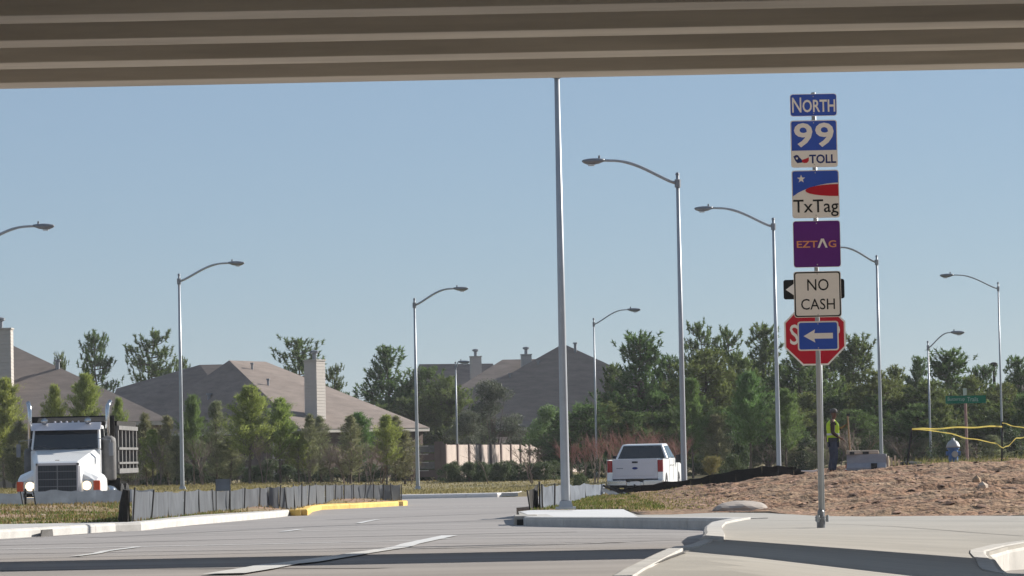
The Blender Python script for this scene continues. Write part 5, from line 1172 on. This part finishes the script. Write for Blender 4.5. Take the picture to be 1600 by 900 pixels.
T = [
 # (kind, px, top, depth, width px, label)
 ('gap0', 155, 521, 262, 78, 'tall open pine rising between the two left roofs, left one of the pair'),
 ('pine1', 97, 556, 268, 34, 'small pine top just above the left roof slope'),
 ('gap1', 236, 521, 264, 84, 'open pine with upright candles left of the left lamp post, above the roof valley'),
 ('gap0', 285, 560, 266, 40, 'short pine top behind the left lamp post'),
 ('gap1', 466, 531, 262, 92, 'open pine rising behind the tall siding chimney'),
 ('gap0', 524, 572, 262, 50, 'lower pine top just right of the siding chimney'),
 ('pine0', 604, 544, 256, 104, 'dense dark pine between the chimney house and the far grey roof'),
 ('pine2', 660, 575, 254, 90, 'dark pine directly behind the grass lamp post'),
 ('opine0', 700, 590, 250, 80, 'olive pine at the foot of the far grey roof, left of the tiny lamp'),
 ('oak0', 772, 594, 232, 118, 'round grey green oak in front of the far grey roof'),
 ('oak1', 735, 640, 222, 80, 'small oak left of the round oak above the pale wall'),
 ('lgreen0', 858, 632, 226, 74, 'bright loose green tree touching the tallest pole on its left'),
 ('lgreen0', 905, 628, 230, 50, 'small green tree just right of the tallest pole above the red brush'),
 ('pine1', 1002, 524, 206, 112, 'dark pointed pine left of the second tallest lamp post'),
 ('pine0', 958, 572, 209, 66, 'shorter dark pine beside the far roof, left of the pointed pine'),
 ('pine2', 1050, 556, 208, 70, 'dark pine top directly behind the second tallest lamp post'),
 ('gap1', 1103, 507, 214, 66, 'thin candle topped pine, highest between the two middle lamp posts'),
 ('gap0', 1146, 513, 216, 66, 'open pine top just right of the candle topped pine'),
 ('opine0', 1108, 548, 196, 104, 'olive pine filling the gap between the two middle lamp posts'),
 ('opine1', 1160, 560, 198, 96, 'olive pine left of the lamp post beside the stop sign'),
 ('pine0', 1200, 511, 210, 100, 'tall green pine behind the lamp post beside the stop sign'),
 ('opine1', 1250, 546, 200, 100, 'pine directly behind the toll sign post'),
 ('pine2', 1300, 556, 206, 96, 'pine just right of the stop sign'),
 ('pine1', 1338, 527, 204, 104, 'tall pine left of the lamp post next to the barrier'),
 ('opine0', 1370, 580, 192, 90, 'olive pine behind the lamp post next to the barrier'),
 ('opine1', 1402, 574, 214, 74, 'lower pine in the dip right of the barrier lamp post'),
 ('pine0', 1438, 560, 210, 70, 'pine left of the smallest far street light'),
 ('pine1', 1488, 549, 206, 108, 'broad pine right of the smallest far street light'),
 ('opine0', 1455, 596, 192, 92, 'olive pine in front of the smallest far street light'),
 ('opine1', 1520, 590, 194, 90, 'olive pine above the green street name sign'),
 ('pine2', 1538, 572, 212, 64, 'pine left of the black flue at the right'),
 ('pine0', 1594, 560, 206, 74, 'dark pine cut by the right edge of the picture'),
 ('opine0', 1570, 600, 192, 70, 'olive pine behind the right lamp post'),
 ('pine1', 1640, 566, 206, 80, 'dark pine just outside the right edge'),
 # young trees left
 ('young0', 6, 596, 186, 76, 'bright feathery young tree at the left edge beside the exhaust stack'),
 ('young2', 86, 606, 184, 46, 'slim young pine above the cab of the dump truck, left one'),
 ('young1', 134, 588, 184, 66, 'larger young pine above the cab of the dump truck, right one'),
 ('young2', 186, 626, 184, 36, 'slim young tree right behind the dump body'),
 ('ydull0', 30, 660, 182, 44, 'thin dull sapling at the left edge beside the cab'),
 ('ydull0', 228, 648, 182, 46, 'dull young conifer left of the left lamp post'),
 ('ydull1', 262, 652, 181, 46, 'dull young conifer touching the left lamp post on its left'),
 ('yg0', 302, 622, 184, 52, 'bright green young tree touching the left lamp post on its right'),
 ('ydull1', 338, 630, 182, 58, 'olive young tree between the left lamp post and the two bright trees'),
 ('young1', 391, 606, 180, 82, 'left one of the two bright fluffy young trees in front of the chimney house'),
 ('young0', 438, 626, 181, 66, 'right one of the two bright fluffy young trees in front of the chimney house'),
 ('ydull0', 500, 652, 184, 50, 'dull conifer under the siding chimney'),
 ('yg1', 560, 648, 184, 58, 'green young conifer centred before the brick wall of the chimney house'),
 ('ydull1', 618, 652, 186, 50, 'dull conifer left of the grass lamp post'),
 ('bare0', 540, 672, 181, 64, 'leafless small tree left of the centred green conifer'),
 ('bare1', 592, 668, 181, 74, 'leafless small tree right of the centred green conifer'),
 ('bare1', 247, 668, 180, 50, 'leafless small tree behind the left lamp post foot'),
 ('bare0', 212, 690, 179, 40, 'leafless sapling right of the dump body'),
 ('bare0', 480, 690, 180, 40, 'leafless sapling right of the bright fluffy trees'),
 ('bare1', 640, 690, 180, 44, 'leafless sapling touching the grass lamp post'),
 ('yg0', 750, 652, 235, 44, 'small green conifer above the left end of the pale wall'),
 ('thin0', 762, 676, 176, 34, 'very thin leafless tree before the hedge, left of the forked one'),
 ('bare1', 833, 676, 176, 66, 'forked leafless tree before the hedge, left of the tallest pole'),
 ('yg0', 1082, 596, 178, 62, 'bright young tree just right of the second tallest lamp post'),
 ('yg1', 1172, 586, 180, 76, 'bright green young tree left of the lamp post by the stop sign'),
 ('yg0', 1228, 612, 180, 60, 'green young tree behind the stop sign post'),
 ('ydull1', 1120, 650, 178, 60, 'dull conifer behind the shade-black fabric'),
 ('bare0', 1340, 650, 176, 70, 'grey leafless tree behind the worker and the barrier'),
 ('bare1', 1300, 655, 177, 60, 'grey leafless tree behind the worker'),
 ('thin0', 933, 622, 214, 50, 'thin pale leafless tree before the far roof beside the far lamp'),
]
for k, px, pt, d_, w_, lab in T: tree(k, px, pt, d_, w_, lab)
# red crape myrtle brush behind the pickup: individually
for i, (px, pt) in enumerate(((885, 668), (908, 664), (930, 656), (952, 650), (974, 648), (996, 648), (1018, 650), (1040, 654), (1060, 664))):
    tree('red%d' % (i % 2), px, pt, 168+3*(i % 3), 56, 'reddish leafless crape myrtle behind the pickup, ' + ORD[i] + ' from the left of nine', 'crape_myrtle', 'tree', group='crape myrtles behind the pickup')
for i, x in enumerate((22, 60, 178, 204, 238, 276, 318, 360, 412, 466, 484, 520, 548, 578, 604, 632)):
    k_ = ('ydull1', 'bare1', 'ydull0', 'bare0', 'young2')[i % 5]
    tree(k_, x, 662+random.uniform(-14, 22), 178+random.uniform(-1.5, 7), random.uniform(40, 58), 'slender sapling among the young trees before the left houses, '+ORD[i]+' from the left', group='saplings before the left houses')
# hedge shrubs
HS = [(x, 726+random.uniform(-4, 4), 187+random.uniform(-1, 1)) for x in range(700, 872, 11)]
for i, (x, pt, d_) in enumerate(HS): tree('shrub%d' % (i % 3), x, pt-2, d_-5, 36, 'rounded green shrub of the hedge along the pale wall, '+ORD[i]+' from the left', 'shrub', 'shrub', group='hedge shrubs before the pale wall')
for i, x in enumerate(range(214, 700, 26)): tree('shrub%d' % (i % 3), x, 724+random.uniform(-8, 8), 189, 46, 'dark shrub in the planting row under the young trees, '+ORD[i]+' from the left', 'shrub', 'shrub', group='shrubs under the young trees')
for i, x in enumerate(range(-10, 214, 30)): tree('ydull%d' % (i % 2), x, 690+random.uniform(-14, 10), 188, 44, 'dull low conifer in the row behind the dump truck, '+ORD[i]+' from the left', 'shrub', 'shrub', group='low conifers behind the dump truck')
for i, x in enumerate(range(868, 1110, 24)): tree('shrub%d' % (i % 3), x, 722+random.uniform(-5, 5), 184, 44, 'low green shrub at the foot of the red brush, '+ORD[i]+' from the left', 'shrub', 'shrub', group='shrubs at the foot of the red brush')
for i, x in enumerate(range(1120, 1620, 27)): tree(('ydull0', 'shrub1', 'ydull1', 'bare0')[i % 4], x, 676+random.uniform(-12, 14), 182+random.uniform(-3, 3), 58, 'undergrowth bush below the right hand pines, '+ORD[i]+' from the left', 'bush', 'shrub', group='undergrowth bushes below the right hand pines')
for i, x in enumerate(range(1130, 1640, 34)): tree(('opine0', 'opine1', 'pine1')[i % 3], x, 628+random.uniform(-14, 14), 189+random.uniform(-3, 3), 84, 'low front rank pine of the right hand woodland, '+ORD[i]+' from the left', 'tree', 'tree', group='low front rank pines')
for i, x in enumerate(range(880, 1130, 36)): tree(('pine0', 'pine2', 'opine1')[i % 3], x, 640+random.uniform(-14, 10), 200+random.uniform(-3, 3), 84, 'low bushy pine behind the red brush, '+ORD[i]+' from the left', 'tree', 'tree', group='low pines behind the red brush')
for i, x in enumerate(range(560, 720, 36)): tree(('pine0', 'opine0')[i % 2], x, 630+random.uniform(-10, 10), 250, 84, 'low bushy pine left of the far roof, '+ORD[i]+' from the left', 'tree', 'tree', group='low pines left of the far roof')
tree('tuftgrass0', 1112, 716, 150, 30, 'round brown ornamental grass clump right of the pickup', 'grass_clump', 'grass clump', zb=D(1112, 742, 150).z)
tree('shrub0', 1145, 712, 152, 44, 'round green shrub right of the brown grass clump', 'shrub', 'shrub', zb=D(1145, 745, 152).z)
tree('shrub2', 905, 742, 125, 40, 'dark low shrub behind the right silt fence', 'shrub', 'shrub', zb=-.62)
# ================================================================ HAZE
HZ = mat('haze_air', (.8, .85, .9)); HZ.node_tree.nodes.clear(); N = HZ.node_tree.nodes
vo = N.new('ShaderNodeVolumePrincipled'); vo.inputs['Color'].default_value = (.93, .95, 1, 1); vo.inputs['Density'].default_value = .00019; vo.inputs['Anisotropy'].default_value = .2
mo = N.new('ShaderNodeOutputMaterial'); HZ.node_tree.links.new(vo.outputs[0], mo.inputs['Volume'])
hz_ = MB().box(-960, 960, -260, 1310, -2.2, 14.5).build('haze', HZ); hz_['kind'] = 'stuff'; hz_['label'] = 'thin pale daytime haze softening the far trees and roofs'
